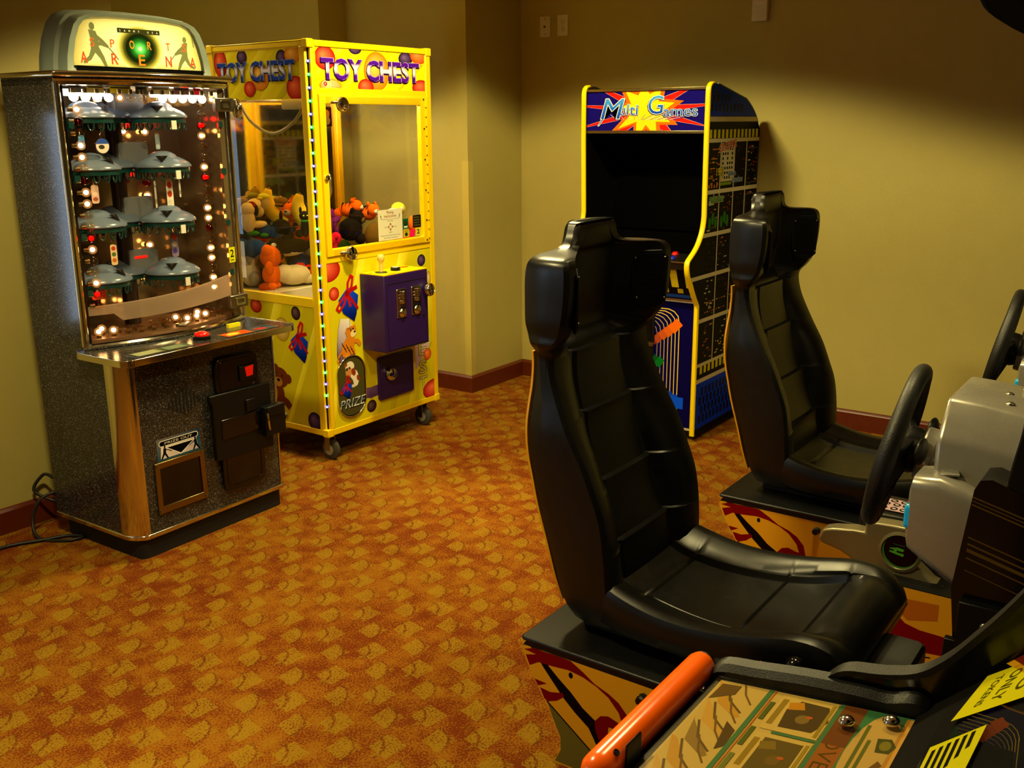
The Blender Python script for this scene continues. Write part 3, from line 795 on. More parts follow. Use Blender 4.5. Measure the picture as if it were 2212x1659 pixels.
strip_prize('orange topped rocket shaped prize under the third right saucer', .455, .245, 1.172, .036, .10, ('#7a6a86', '#4a3c90', '#b8a8a0', '#d04414'))
strip_prize('bluish bottle shaped prize under the top right saucer', .415, .238, 1.545, .024, .060, ('#98aab8', '#c8d4dc'))
strip_prize('orange flower shaped prize under the lowest left saucer', .11, .25, .985, .060, .034, ('#d0501c', '#e87a20'))
t = thing('dropped_prize', 'small boxed prize fallen on the bulb deck behind the glass', 'prize', (1.975+.405, 3.11+.165, .815), radians(35), None)
mb = MB(); mb.box(-.03, .03, -.018, .018, .001, .012); mb.build('clear_box', glass_mat('clear_acrylic', '#f4f0ea'), t, bevel=.002)
mb = MB(); mb.box(-.024, .024, -.013, .013, .004, .009); mb.build('card', pmat('prize_card', '#a8a090', .5), t)

# power lead on the floor behind the machine
mb = MB()
pts = crom([(2.02, 3.72, .20), (2.00, 3.76, .21), (1.96, 3.77, .15), (2.02, 3.70, .10), (2.0, 3.66, .16), (1.93, 3.68, .14), (1.89, 3.68, .06), (1.88, 3.62, .008), (1.93, 3.52, .008), (1.99, 3.50, .008), (1.96, 3.56, .008), (1.88, 3.60, .008), (1.75, 3.66, .008), (1.60, 3.62, .008)], 8)
mb.tube(pts, .0065, 8)
tag(mb.build('power_cord', pmat('cord_rubber', '#0c0f0c', .5), sharp=60), 'dark cord looping out from behind the speckled prize machine on the carpet', 'cord')
# ================================================================== crane machine
TX, TY = 3.1696, 3.3319
CM = thing('claw_machine', 'tall yellow toy crane machine on casters with a purple coin box', 'claw machine', (TX, TY, 0))
W, D, ZB, ZT = .822, .668, .136, 1.93
PURP = pmat('purple_enamel', '#2a0f56', .38, 0, .06)
YEL2 = pmat('yellow_extrusion', '#f2cc08', .3, 0, .03)
def post(x0, x1, y0, y1):
    mb = MB(); mb.box(x0, x1, y0, y1, ZB+.03, ZT-.025); return mb.build('corner_post', YEL2, CM, bevel=.004)
post(.018, .048, 0, .03); post(0, .03, .018, .055)
post(W-.036, W, 0, .036); post(0, .036, D-.036, D); post(W-.036, W, D-.036, D)
# bevelled corner channel with the strip of lights
mb = MB(); mb.prism([(.004, .026), (.026, .004), (.032, .010), (.010, .032)], 'z', ZB+.03, ZT-.03); ls = mb.build('light_strip', pmat('dark_channel', '#1c1a18', .3, .5), CM)
ledm = {}
for c, h, s in (('blue', '#2a30ff', 14), ('green', '#10e060', 9)):
    mb = MB(); mb.ball((0, 0, 0), (.0052, .0052, .0062), 10, 6, 0); mb.ball((-.002, -.002, 0), .0032, 8, 5, 1)
    o = mb.build('led', [emit_mat('led_'+c, h, s), emit_mat('led_core_'+c, '#e8f0ff' if c == 'blue' else '#e0fff0', 22)], ls); ledm[c] = o.data; bpy.data.objects.remove(o)
for k in range(29):
    o = bpy.data.objects.new('led', ledm['blue' if k % 2 == 0 else 'green']); COL.objects.link(o); o.parent = ls
    o.location = (.0125, .0125, 1.841-k*.0557)
# rails
def rails(z0, z1, name):
    mb = MB(); mb.box(.0, W, -.001, .035, z0, z1); mb.box(0, .035, 0, D, z0, z1); mb.box(W-.035, W, 0, D, z0, z1); mb.box(0, W, D-.035, D, z0, z1)
    return mb.build(name, YEL2, CM, bevel=.003)
rails(ZT-.027, ZT, 'top_rail'); rails(ZB, ZB+.03, 'bottom_rail')
MB().box(.0, W, 0, D, ZT-.006, ZT-.002).build('roof_panel', YEL2, CM)
mb = MB()
for x, y, z in ((-.004, -.004, ZT-.034), (W-.034, -.004, ZT-.034), (-.004, -.004, ZB-.004), (W-.034, -.004, ZB-.004), (-.004, D-.034, ZT-.034), (-.004, D-.034, ZB-.004)):
    mb = MB(); mb.box(x, x+.038, y, y+.038, z, z+.038); mb.build('corner_cap', YEL2, CM, bevel=.004)

MB().box(.04, W-.04, .03, D-.03, ZB+.002, ZB+.02).build('floor_pan', BLACKM, CM)
# ---- artwork shared by the front and side
def balloon(A, cx, cz, rx, rz, kind, L=1):
    c0, c1 = {'red': ('#ff7a50', '#b00c04'), 'orange': ('#ffd060', '#d87a08'), 'gold': ('#f6e8a0', '#b89018'), 'purple': ('#7a5a98', '#1c0638'), 'ored': ('#ff9a50', '#d04a08'), 'dark': ('#7a5a60', '#20081c')}[kind]
    L = getattr(A, 'bl', 1); A.bl = L+2
    A.disk(cx, cz, rx*1.03, rz*1.03, mix(c1, '#000000', .5), None, L)
    A.disk(cx, cz, rx, rz, c0, c1, L+1)
def rays(A, u0, u1, v0, v1, seed):
    rnd = random.Random(seed)
    for k in range(9):
        a = u0+(u1-u0)*(k/8)*1.3-.1; w = .02+.03*rnd.random()
        A.poly([(a, v0), (a+w, v0), (a+w+.28, v1), (a+.28-w*.6, v1)], ['#cfc61c', '#c8b414', '#e0cf10', '#d8d020'] if k % 2 else ['#f2e428', '#e8d818', '#e2cc0c', '#f4ea40'], 0)
def toychest(A, u, v, w, h, cols, flip=False):
    body = 'TOY CHEST'
    warp = None
    A.text(body, u, v, h, cols[0], 26, w=w, off=.055)
    A.text(body, u+.003, v+.003, h, cols[1], 27, w=w, off=.034)
    A.text(body, u, v+.002, h, '#fff', 28, w=w, off=.022, grad=[(0, cols[2]), (.22, cols[2]), (.45, cols[3]), (.62, cols[3]), (.8, cols[2]), (1, cols[2])])
def gift(A, cx, cz, s, L=4):
    L += 20
    P = lambda pts: [(cx+a*s, cz+b*s) for a, b in pts]
    A.poly(P([(-.5, .15), (.05, .62), (.62, .22), (.48, -.52), (.34, -.82), (-.28, -.40)]), ['#1038d8', '#1c50ff', '#1038e0', '#061a80', '#040c50', '#0a24a0'], L)
    A.line(P([(.0, .35), (.55, -.30)]), .12*s, '#b01010', L+1); A.line(P([(.0, .35), (.14, -.15)]), .13*s, '#c01812', L+1)
    A.line(P([(-.05, .35), (-.42, .05), (-.62, -.18), (-.48, -.30), (-.2, -.05), (.0, .33)]), .10*s, '#c41414', L+2)
    A.line(P([(.0, .35), (.06, .80), (.22, 1.05), (.34, .98), (.26, .62), (.02, .35)]), .11*s, '#c81616', L+2)
    A.line(P([(.02, .36), (.30, .50), (.52, .56)]), .15*s, '#b81212', L+2)
    A.ell(cx-.02*s, cz+.36*s, .14*s, .12*s, '#9a0c0c', L+3)
# ---- front header
mb = MB(); mb.box(.047, .778, .004, .02, 1.727, 1.905, 1)
A = Art(mb, (0, .004, 0), (1, 0, 0), (0, 0, 1), (0, -1, 0), 0, (.048, .778, 1.728, 1.903))
A.rect(.04, 1.72, .79, 1.91, '#f4dc0a', -1); rays(A, .04, .8, 1.72, 1.91, 3)
balloon(A, .106, 1.858, .062, .050, 'red'); balloon(A, .297, 1.905, .040, .023, 'purple'); balloon(A, .436, 1.812, .084, .084, 'orange')
balloon(A, .640, 1.876, .048, .030, 'purple', 3); balloon(A, .738, 1.892, .062, .034, 'ored', 4); balloon(A, .133, 1.742, .066, .028, 'gold'); balloon(A, .358, 1.741, .050, .034, 'red'); balloon(A, .752, 1.745, .066, .036, 'red')
toychest(A, .080, 1.769, .652, .086, ('#22084a', '#b890e0', '#4c10a8', '#fff0ff'))
A.ell(.098, 1.748, .016, .013, '#e8e0c8', 25); A.ell(.098, 1.748, .012, .010, '#c03020', 26); A.text('F', .098, 1.743, .009, '#fff', 27, align='c')
for k in range(4): A.rect(.135, 1.738+k*.006, .185-.006*k, 1.740+k*.006, '#d8d8b8', 26)
A.text('TM', .746, 1.845, .006, '#6a5a20', 26)
mb.build('front_header', [PRINT, YELM], CM, recalc=False)
# ---- left header
mb = MB(); mb.box(.004, .02, .05, D-.036, 1.684, 1.905, 1)
A = Art(mb, (.004, D, 0), (0, -1, 0), (0, 0, 1), (-1, 0, 0), 0, (.04, D-.05, 1.685, 1.898))
f = lambda w: D-w
A.rect(0, 1.68, D, 1.91, '#e6d214', -1); rays(A, .0, .66, 1.68, 1.91, 5)
for w_, z_, rw, rz, k in ((.583, 1.851, .044, .062, 'red'), (.431, 1.872, .034, .03, 'purple'), (.317, 1.783, .060, .058, 'orange'), (.169, 1.859, .034, .034, 'purple'), (.097, 1.872, .050, .036, 'orange'), (.390, 1.732, .037, .034, 'red'), (.088, 1.730, .056, .050, 'red')):
    balloon(A, f(w_), z_, rw, rz, k)
toychest(A, f(.600), 1.767, .51, .080, ('#0a1450', '#8a98d8', '#2040c0', '#d8d8ff'))
mb.build('side_header', [PRINT, YELM], CM, recalc=False)
MB().box(W-.02, W-.004, .05, D-.036, 1.684, 1.905).build('side_header', YELM, CM)
mb = MB(); mb.box(.046, .782, -.001, .025, 1.700, 1.730); mb.build('header_rail', YEL2, CM, bevel=.003)
# ---- glass door
mb = MB(); mb.ring([(.049, .985), (.779, .985), (.779, 1.702), (.049, 1.702)], [(.082, 1.020), (.730, 1.020), (.730, 1.663), (.086, 1.663)], 'y', -.008, .02); dr = mb.build('door_frame', YEL2, CM, bevel=.003)
for z0 in (.990, 1.669):
    mb = MB()
    for k in range(5): mb.box(.09, .726, -.0095, -.007, z0+k*.0055, z0+.0025+k*.0055)
    mb.build('frame_ribbing', YEL2, dr)
MB().box(.080, .732, .004, .008, 1.018, 1.665).build('door_glass', GLASS, dr)
mb = MB()
for k in range(15): mb.cyl((.768, -.010, 1.01+k*.046), (.768, -.010, 1.046+k*.046), .005, seg=10)
mb.build('hinge', YEL2, dr)
for z in (1.69, 1.55, 1.40, 1.25, 1.10, 1.0):
    q = MB(); q.cyl((.752, -.011, z), (.752, -.007, z), .004, seg=10); q.build('screw', pmat('dark_screw', '#2c2410', .4, .6), dr)
mb = MB(); mb.lathe([(.012, 0), (.012, .010), (.006, .011), (0, .011)], (.066, -.008, 1.342), (0, -1, 0)); mb.build('key_lock', CHROME, dr)
def puck(x, y, z, r, tilt=0, hasp=True, nm='padlock', par=CM):
    mb = MB()
    ax = (sin(radians(tilt))*.4, -1, .1)
    mb.lathe([(0, 0), (r*.9, .0), (r, .006), (r, .018), (r*.86, .026), (r*.84, .0245), (r*.5, .027), (0, .0275)], (x, y, z), ax, 32)
    o = mb.build(nm, CHROME, par, sharp=50)
    q = MB(); q.lathe([(r*.26, 0), (r*.26, .004), (0, .004)], (x-r*.45, y-.024, z+r*.1), ax, 16); q.build('notch', BLACKP, o)
    q = MB(); q.lathe([(r*.22, 0), (r*.22, .0045), (r*.16, .0045), (0, .003)], (x+r*.2, y-.0245, z-r*.25), ax, 16); q.build('dial', STEEL, o)
    if hasp:
        q = MB(); q.tube([(x-r*1.5, y+.004, z+r*.25), (x-r*1.1, y-.012, z+r*.3), (x-r*.4, y-.014, z+r*.2)], .006); q.build('hasp', STEEL, o)
    return o
puck(.182, -.012, .990, .034, 10); puck(.171, -.012, 1.660, .034, 10)
mb = MB(); mb.box(.046, .782, -.001, .025, .955, .985); mb.build('middle_rail', YEL2, CM, bevel=.003)
# playing instructions and stickers inside the glass
mb = MB(); A = Art(mb, (.402, .003, 1.024), (1, 0, 0), (0, 0, 1), (0, -1, 0), 0, None, .0014)
mb.box(0, 0, 0, 0, 0, 0, 0) if False else None
A.rect(0, 0, .175, .148, '#d8d4bc')
A.text('Playing', .0875, .128, .013, '#8a2c10', 1, align='c', off=.012); A.text('Instructions', .0875, .110, .013, '#8a2c10', 1, align='c', off=.012)
A.text('Full 360 Joystick Controls The Claw', .0875, .099, .005, '#3c3428', 1, w=.12, align='c'); A.text('FORWARD', .0875, .089, .006, '#2a2620', 1, align='c')
for a in range(4):
    c, s = cos(pi/2*a), sin(pi/2*a)
    A.poly([(.0875+c*.020, .063+s*.020), (.0875+c*.011-s*.008, .063+s*.011+c*.008), (.0875+c*.011+s*.008, .063+s*.011-c*.008)], '#8a3a10', 1)
A.line([(.0795, .055), (.0955, .055), (.0955, .071), (.0795, .071)], .002, '#a07038', 1, True)
A.text('LEFT', .055, .060, .006, '#2a2620', 1, align='c'); A.text('RIGHT', .122, .060, .006, '#2a2620', 1, align='c'); A.text('BACK', .0875, .034, .006, '#2a2620', 1, align='c')
A.text('Pushing "Center" Button Drops The Claw', .0875, .020, .006, '#2a2620', 1, w=.14, align='c'); A.text('Game Play is 30 Seconds', .0875, .008, .006, '#2a2620', 1, w=.10, align='c')
for x, sx in ((.012, 1), (.163, -1)):
    A.line([(x, .130), (x+sx*.006, .120), (x+sx*.012, .112)], .0015, '#6a6a58', 1); A.ell(x+sx*.008, .116, .004, .005, '#70705c', 1); A.ell(x+sx*.011, .106, .003, .004, '#70705c', 1)
mb.build('instruction_sheet', PRINT, dr, recalc=False)
mb = MB(); A = Art(mb, (0, .003, 0), (1, 0, 0), (0, 0, 1), (0, -1, 0), 0, None, .0014)
A.rect(.580, 1.068, .622, 1.118, '#0c5a38'); A.ell(.601, 1.096, .012, .014, '#0a2c1c', 1); A.ell(.601, 1.099, .005, .007, '#5a2a1c', 2); A.rect(.588, 1.073, .614, 1.082, '#c8d0c0', 1)
A.rect(.582, 1.026, .626, 1.064, '#b8b014'); A.ell(.604, 1.040, .011, .010, '#1c2c1c', 1); A.rect(.59, 1.055, .62, 1.058, '#6a681c', 1)
A.rect(.632, 1.026, .668, 1.060, '#ff1464')
A.rect(.655, 1.068, .718, 1.130, '#171712')
for k in range(4): A.rect(.662, 1.076+k*.013, .711-.006*(k % 2), 1.083+k*.013, '#4a4628', 1)
A.rect(.674, 1.026, .716, 1.066, '#d0c428'); A.text('2', .695, 1.036, .022, '#1a1a10', 1, w=.017, align='c', off=.03)
mb.build('door_stickers', PRINT, dr, recalc=False)
# ---- lower front panel
PH = circ(.165, .355, .093, 40, .148)
mb = MB(); mb.box(.046, .787, .002, .018, .165, .955, 1)
A = Art(mb, (0, .002, 0), (1, 0, 0), (0, 0, 1), (0, -1, 0), 0, (.047, .786, .166, .954))
A.rect(.04, .16, .79, .96, '#d8cc10', -1); rays(A, -.2, .7, .16, .96, 9); rays(A, .1, 1.0, .16, .96, 11)
A.poly([(.116, .689), (.100, .64), (.088, .569), (.085, .52), (.089, .48), (.14, .46), (.185, .50), (.20, .60), (.179, .679)], ['#e8e0d0', '#d0c0d0', '#9a80a8', '#6a4a80', '#5a3a74', '#6a5080', '#b8a0c0', '#d8d0d8', '#f4f0e4'], 1)
A.line([(.116, .689), (.100, .64), (.088, .569), (.085, .52), (.089, .48)], .002, '#2a1c30', 2); A.line([(.179, .70), (.178, .64)], .002, '#2a1c30', 2)
balloon(A, .052, .925, .078, .054, 'red'); balloon(A, .085, .812, .032, .031, 'red', 2); balloon(A, .711, .899, .030, .029, 'purple'); balloon(A, .765, .796, .018, .040, 'gold'); balloon(A, .303, .220, .033, .030, 'dark'); balloon(A, .738, .402, .030, .030, 'ored'); balloon(A, .785, .205, .088, .052, 'red')
gift(A, .168, .760, .118)
# running tiger cub
T = lambda pts: [(a, b) for a, b in pts]
OR, BK = '#d8841c', '#1c1008'
A.poly(T([(.150, .622), (.160, .606), (.140, .585), (.118, .560), (.112, .530), (.120, .505), (.150, .496), (.185, .508), (.200, .545), (.200, .575), (.206, .596), (.205, .612)]), OR, 24)
A.line([(.190, .572), (.222, .566), (.238, .548)], .020, OR, 24); A.ell(.182, .618, .036, .026, OR, 25, 20); A.ell(.196, .606, .020, .016, '#f0dca0', 26, 20); A.ell(.205, .614, .007, .005, BK, 27); A.ell(.180, .624, .004, .005, BK, 27); A.ell(.196, .630, .004, .005, BK, 27)
A.poly(T([(.150, .640), (.142, .618), (.160, .612), (.168, .630)]), OR, 25); A.poly(T([(.205, .655), (.196, .632), (.216, .630)]), OR, 25)
for x in (.118, .150): A.poly(T([(x, .52), (x+.028, .52), (x+.024, .478), (x-.004, .474), (x+.004, .488)]), OR, 24)
for x in (.172, .190): A.poly(T([(x-.006, .53), (x+.014, .53), (x+.014, .484), (x-.006, .484)]), OR, 24)
A.line(T([(.118, .53), (.096, .515), (.086, .494), (.092, .476), (.106, .472)]), .010, OR, 24)
for k in range(9):
    x, z = .118+.009*k, .572-.010*(k % 3)-.004*k; A.line(T([(x, z), (x+.008, z-.020)]), .004, BK, 26)
for k in range(5): A.line(T([(.158+.008*k, .640-.002*k), (.160+.008*k, .630)]), .003, BK, 27)
for x, z in ((.118, .50), (.15, .50), (.174, .506), (.19, .504), (.09, .50), (.092, .482)): A.line(T([(x-.004, z), (x+.012, z+.002)]), .003, BK, 26)
# ghosted word running up the right side, lilac ribbon
for ch, z in (('T', .255), ('S', .340), ('E', .440)):
    A.text(ch, .700, z-.035, .070, '#3c3a10', 2, w=.058, align='c', rot=0, off=.03); A.text(ch, .700, z-.035, .070, '#cfc468', 3, w=.058, align='c', off=.005)
A.poly([(.64, .47), (.76, .50), (.755, .44), (.64, .33)], ['#d8c0c8', '#e8d8c8', '#cdb0c0', '#c0a8c0'], 1)
A.line([(.775, .46), (.745, .42), (.72, .36), (.66, .315)], .0025, '#2c2008', 3)
A.poly([(.22, .345), (.25, .325), (.30, .315), (.36, .32), (.36, .265), (.30, .26), (.24, .275)], ['#6a4880', '#7a5890', '#7a5890', '#6a4880', '#5a3870', '#6a4880', '#5a3870'], 1)
mb.build('front_panel', [PRINT, YELM], CM, recalc=False)
# prize opening with its printed flap
PO = rrect(.073, .257, .206, .500, .085, 8)
mb = MB(); mb.ring([(.165+(a-.165)*1.05, .353+(b-.353)*1.03) for a, b in PO], PO, 'y', -.010, .004); po = mb.build('prize_opening', CHROME, CM, bevel=.003)
mb = MB(); mb.prism(PO, 'y', -.004, .001, 1)
A = Art(mb, (0, -.004, 0), (1, 0, 0), (0, 0, 1), (0, -1, 0), 0, None)
A.poly([(.165+(a-.165)*.96, .353+(b-.353)*.97) for a, b in PO], '#4a4620')
A.ell(.150, .425, .022, .024, '#c88a48', 3); A.ell(.158, .450, .030, .026, '#e8e0cc', 2); A.poly([(.160, .455), (.205, .42), (.222, .38), (.205, .35), (.185, .345), (.175, .38), (.160, .40)], '#e8e0cc', 2)
A.ell(.182, .42, .014, .02, '#8a3a20', 3, 20); A.ell(.212, .385, .010, .016, '#8a3a20', 3, 20); A.ell(.178, .352, .014, .008, '#d8d0bc', 3); A.ell(.138, .440, .006, .008, '#14100c', 4); A.ell(.156, .444, .005, .006, '#14100c', 4); A.ell(.130, .462, .012, .008, '#8a4a2c', 3)
gift(A, .125, .345, .062, 4)
A.text('PRIZE', .165, .248, .044, '#0c0c0c', 9, w=.165, align='c', shear=.3, off=.03); A.text('PRIZE', .162, .250, .044, '#a8b4c0', 10, w=.165, align='c', shear=.3, off=.0, grad=[(0, '#e8f0f4'), (.5, '#6a7c90'), (1, '#d8e4ec')])
mb.build('prize_flap', [PRINT, BLACKP], po, recalc=False)
mb = MB(); mb.prism(rrect(.351, .612, .234, .455, .014), 'y', -.012, .004); cd = mb.build('cash_door', PURP, CM, bevel=.004)
mb = MB(); mb.ring(rrect(.362, .602, .246, .444, .01), rrect(.366, .598, .250, .440, .009), 'y', -.0135, -.011); mb.build('raised_rim', PURP, cd)
puck(.425, -.012, .360, .034, 0, False, 'padlock', cd)
# ---- coin box with joystick
mb = MB(); mb.box(.257, .573, -.155, 0, .515, .884); cb = mb.build('coin_box', PURP, CM, bevel=.005)
mb = MB(); mb.box(.258, .572, -.154, -.002, .8845, .888, 1)
A = Art(mb, (0, 0, .888), (1, 0, 0), (0, 1, 0), (0, 0, 1), 0, (.26, .57, -.152, -.004))
A.rect(.25, -.16, .58, 0, '#f0dc10'); A.rect(.268, -.06, .29, -.045, '#d85818', 1); A.rect(.30, -.148, .36, -.132, '#d88a18', 1); A.rect(.44, -.075, .47, -.062, '#d86a18', 1); A.rect(.43, -.095, .46, -.085, '#e07818', 1); A.ell(.53, -.04, .03, .018, '#e04810', 1); A.ell(.47, -.03, .02, .012, '#4a4410', 1); A.rect(.39, -.12, .42, -.11, '#c8c0a0', 1)
mb.build('control_plate', [PRINT, YELM], cb, recalc=False)
mb = MB(); mb.ring(rrect(.275, .560, .525, .845, .008), rrect(.278, .557, .528, .842, .006), 'y', -.157, -.153); mb.build('door_seam', pmat('seam_dark', '#120624', .6), cb)
mb = MB(); mb.lathe([(.030, 0), (.028, .004), (.010, .006), (0, .006)], (.325, -.078, .888)); j = mb.build('joystick_boot', pmat('boot_olive', '#3a360c', .5), cb)
mb = MB(); mb.lathe([(.0105, .004), (.0095, .045), (.012, .052), (.017, .060), (.0185, .070), (.017, .080), (.010, .087), (0, .089)], (.325, -.078, .888)); mb.build('joystick', pmat('cream_plastic', '#e8c868', .3), j, sharp=60)
mb = MB(); mb.lathe([(.024, 0), (.024, .013), (.020, .017), (.018, .016)], (.418, -.085, .888)); b_ = mb.build('button_collar', BLACKP, cb)
mb = MB(); mb.lathe([(.018, .012), (.017, .018), (0, .019)], (.418, -.085, .888)); mb.build('push_button', WHITEP, b_)
for x0 in (.338, .445):
    mb = MB(); mb.prism(rrect(x0, x0+.070, .672, .812, .006), 'y', -.161, -.154); cp = mb.build('coin_mechanism', CHROME, cb, bevel=.003)
    q = MB(); q.box(x0+.03, x0+.036, -.172, -.160, .752, .800); q.box(x0+.042, x0+.050, -.168, -.160, .760, .80); q.box(x0+.012, x0+.024, -.166, -.160, .766, .772); q.box(x0+.012, x0+.024, -.166, -.160, .78, .786); q.build('coin_entry', CHROME, cp, bevel=.002)
    q = MB(); q.lathe([(.010, 0), (.010, .008), (.004, .012), (0, .012)], (x0+.036, -.161, .748), (0, -1, 0), 16); q.build('reject_button', CHROME, cp)
    q = MB(); q.lathe([(.024, 0), (.022, .004), (.012, .010), (0, .012)], (x0+.040, -.160, .694), (0, -1, 0), 18); q.build('return_cup', CHROME, cp); q = MB(); q.box(x0+.033, x0+.040, -.170, -.159, .696, .724); q.build('return_slot', BLACKP, cp)
puck(.562, -.16, .782, .034, 20, False, 'padlock', cb)
q = MB(); q.lathe([(.006, 0), (.006, .004), (0, .004)], (.535, -.155, .66), (0, -1, 0), 12); q.build('key_lock', pmat('dark_screw', '#2c2410', .4, .6), cb)
# ---- left side
mb = MB(); mb.box(.004, .012, .052, D-.036, .795, 1.684); mb.build('side_glass', GLASS, CM)
mb = MB(); mb.box(-.001, .03, .05, D-.03, .752, .796); mb.build('side_rail', YEL2, CM, bevel=.003)
mb = MB(); mb.box(.002, .018, .05, D-.034, .165, .754, 1)
A = Art(mb, (.002, D, 0), (0, -1, 0), (0, 0, 1), (-1, 0, 0), 0, (.036, D-.051, .166, .752))
A.rect(0, .16, D, .76, '#cfc016', -1); rays(A, -.1, .8, .16, .76, 21)
balloon(A, f(.454), .725, .040, .034, 'red'); balloon(A, f(.176), .716, .030, .032, 'dark'); balloon(A, f(.278), .628, .050, .056, 'gold'); balloon(A, f(.088), .200, .044, .044, 'purple')
gift(A, f(.168), .565, .105)
BR, TN = '#6a3010', '#a8782c'
A.ell(f(.318), .385, .062, .052, BR, 4); A.ell(f(.345), .428, .024, .024, BR, 4); A.ell(f(.258), .385, .024, .024, BR, 4)
A.ell(f(.365), .300, .075, .080, BR, 3); A.ell(f(.385), .305, .046, .062, TN, 5); A.ell(f(.330), .362, .030, .024, TN, 6); A.ell(f(.326), .372, .011, .008, '#120a06', 7); A.ell(f(.300), .396, .005, .006, '#120a06', 7); A.ell(f(.345), .404, .005, .006, '#120a06', 7)
A.line([(f(.32), .285), (f(.275), .262), (f(.262), .25)], .040, BR, 3); A.line([(f(.35), .25), (f(.345), .215)], .042, BR, 3)
mb.build('side_panel', [PRINT, YELM], CM, recalc=False)
MB().box(W-.018, W-.003, .03, D-.034, .165, .80).build('side_panel', YELM, CM)
MB().box(W-.012, W-.006, .036, D-.036, .80, 1.684).build('side_glass', GLASS, CM)
MB().box(.036, W-.036, D-.02, D-.004, .165, .78).build('back_panel', YELM, CM)
MB().box(.036, W-.036, D-.014, D-.004, .78, 1.90).build('back_mirror', MIRR, CM)
# inner tray, chute and its clear walls
mb = MB(); mb.box(.46, W-.03, .03, D-.03, .775, .790); mb.box(.02, .46, .32, D-.03, .775, .790); mb.build('toy_tray', pmat('white_tray', '#cfc8b0', .5, 0, .04), CM)
mb = MB(); mb.box(.020, .46, .310, .320, .60, .802); mb.box(.45, .46, .03, .320, .60, .802); mb.build('chute_rim', pmat('white_tray', '#cfc8b0', .5, 0, .04), CM, bevel=.004)
mb = MB(); mb.box(.02, .46, .03, .315, .60, .61); mb.build('chute_floor', BLACKM, CM)
mb = MB(); mb.box(.020, .455, .312, .315, .80, 1.135); mb.box(.452, .455, .032, .312, .80, 1.135); mb.build('chute_screen', glass_mat('acrylic_screen', '#f6f4ec', .02, 1.35), CM)
# gantry and claw
mb = MB(); mb.box(.03, W-.03, .30, .33, 1.690, 1.705); mb.box(.10, .13, .05, D-.04, 1.690, 1.705); ga = mb.build('gantry', STEEL, CM, bevel=.003)
mb = MB(); mb.box(.05, .20, .08, .24, 1.640, 1.690); mb.build('carriage', pmat('grey_bracket', '#8a8a80', .4, .4), ga, bevel=.004)
mb = MB(); mb.tube(crom([(.05, .07, 1.68), (.045, .16, 1.585), (.045, .30, 1.535), (.045, .44, 1.585), (.045, .52, 1.68)], 8), .0075, 8); mb.tube(crom([(.045, .075, 1.68), (.04, .085, 1.5), (.05, .075, 1.38), (.09, .06, 1.33)], 8), .005, 8); mb.build('cable', pmat('grey_cable', '#8a8674', .4), ga)
CL = (.150, .10)
mb = MB(); mb.cyl((*CL, 1.47), (*CL, 1.64), .004); mb.cyl((*CL, 1.38), (*CL, 1.50), .022, .018)
for k in range(9): mb.lathe([(.0235, 0), (.026, .004), (.0235, .008)], (*CL, 1.385+k*.012), seg=18)
mb.ball((*CL, 1.37), (.024, .024, .04), 16, 10); cl = mb.build('claw', BLACKP, ga, sharp=60)
for a in (20, 140, 260):
    c, s = cos(radians(a)), sin(radians(a)); mb = MB()
    mb.tube(crom([(CL[0]+.015*c, CL[1]+.015*s, 1.385), (CL[0]+.055*c, CL[1]+.055*s, 1.345), (CL[0]+.062*c, CL[1]+.062*s, 1.29), (CL[0]+.045*c, CL[1]+.045*s, 1.245)], 6), .005, 8); mb.build('claw_finger', CHROME, cl, sharp=60)
mb = MB(); A = Art(mb, (.10, .075, 1.565), (1, 0, 0), (0, 0, 1), (0, -1, 0), 0)
A.rect(0, 0, .10, .085, '#3a1408'); A.ell(.03, .05, .02, .025, '#b03818', 1); A.ell(.065, .055, .022, .02, '#d8a050', 1); A.ell(.07, .025, .02, .018, '#c8c0b0', 1)
mb.build('claw_sticker', PRINT, ga, recalc=False)
mb = MB(); mb.tube([(.10, .30, 1.735), (W-.10, .30, 1.735)], .014); mb.build('glow_tube', emit_mat('cabinet_lamp', '#ffe6b4', 85), CM)
# casters
RUB = pmat('grey_rubber', '#3c3a34', .6, 0, .1)
for x, y in ((.065, .065), (W-.07, .065), (.065, D-.07), (W-.07, D-.07)):
    mb = MB(); mb.box(x-.03, x+.03, y-.03, y+.03, ZB-.006, ZB); mb.box(x-.021, x-.016, y-.022, y+.012, .045, ZB-.006); mb.box(x+.016, x+.021, y-.022, y+.012, .045, ZB-.006); c_ = mb.build('caster_fork', STEEL, CM, bevel=.002)
    mb = MB(); mb.lathe([(.010, -.015), (.040, -.015), (.052, -.009), (.052, .009), (.040, .015), (.010, .015)], (x, y-.012, .052), (1, 0, 0), 28); w_ = mb.build('caster_wheel', RUB, c_)
    mb = MB(); mb.lathe([(0, 0), (.026, 0), (.028, .003), (.010, .005), (0, .005)], (x-.015, y-.012, .052), (-1, 0, 0), 20); mb.build('wheel_hub', pmat('hub_grey', '#8a8678', .5), w_)
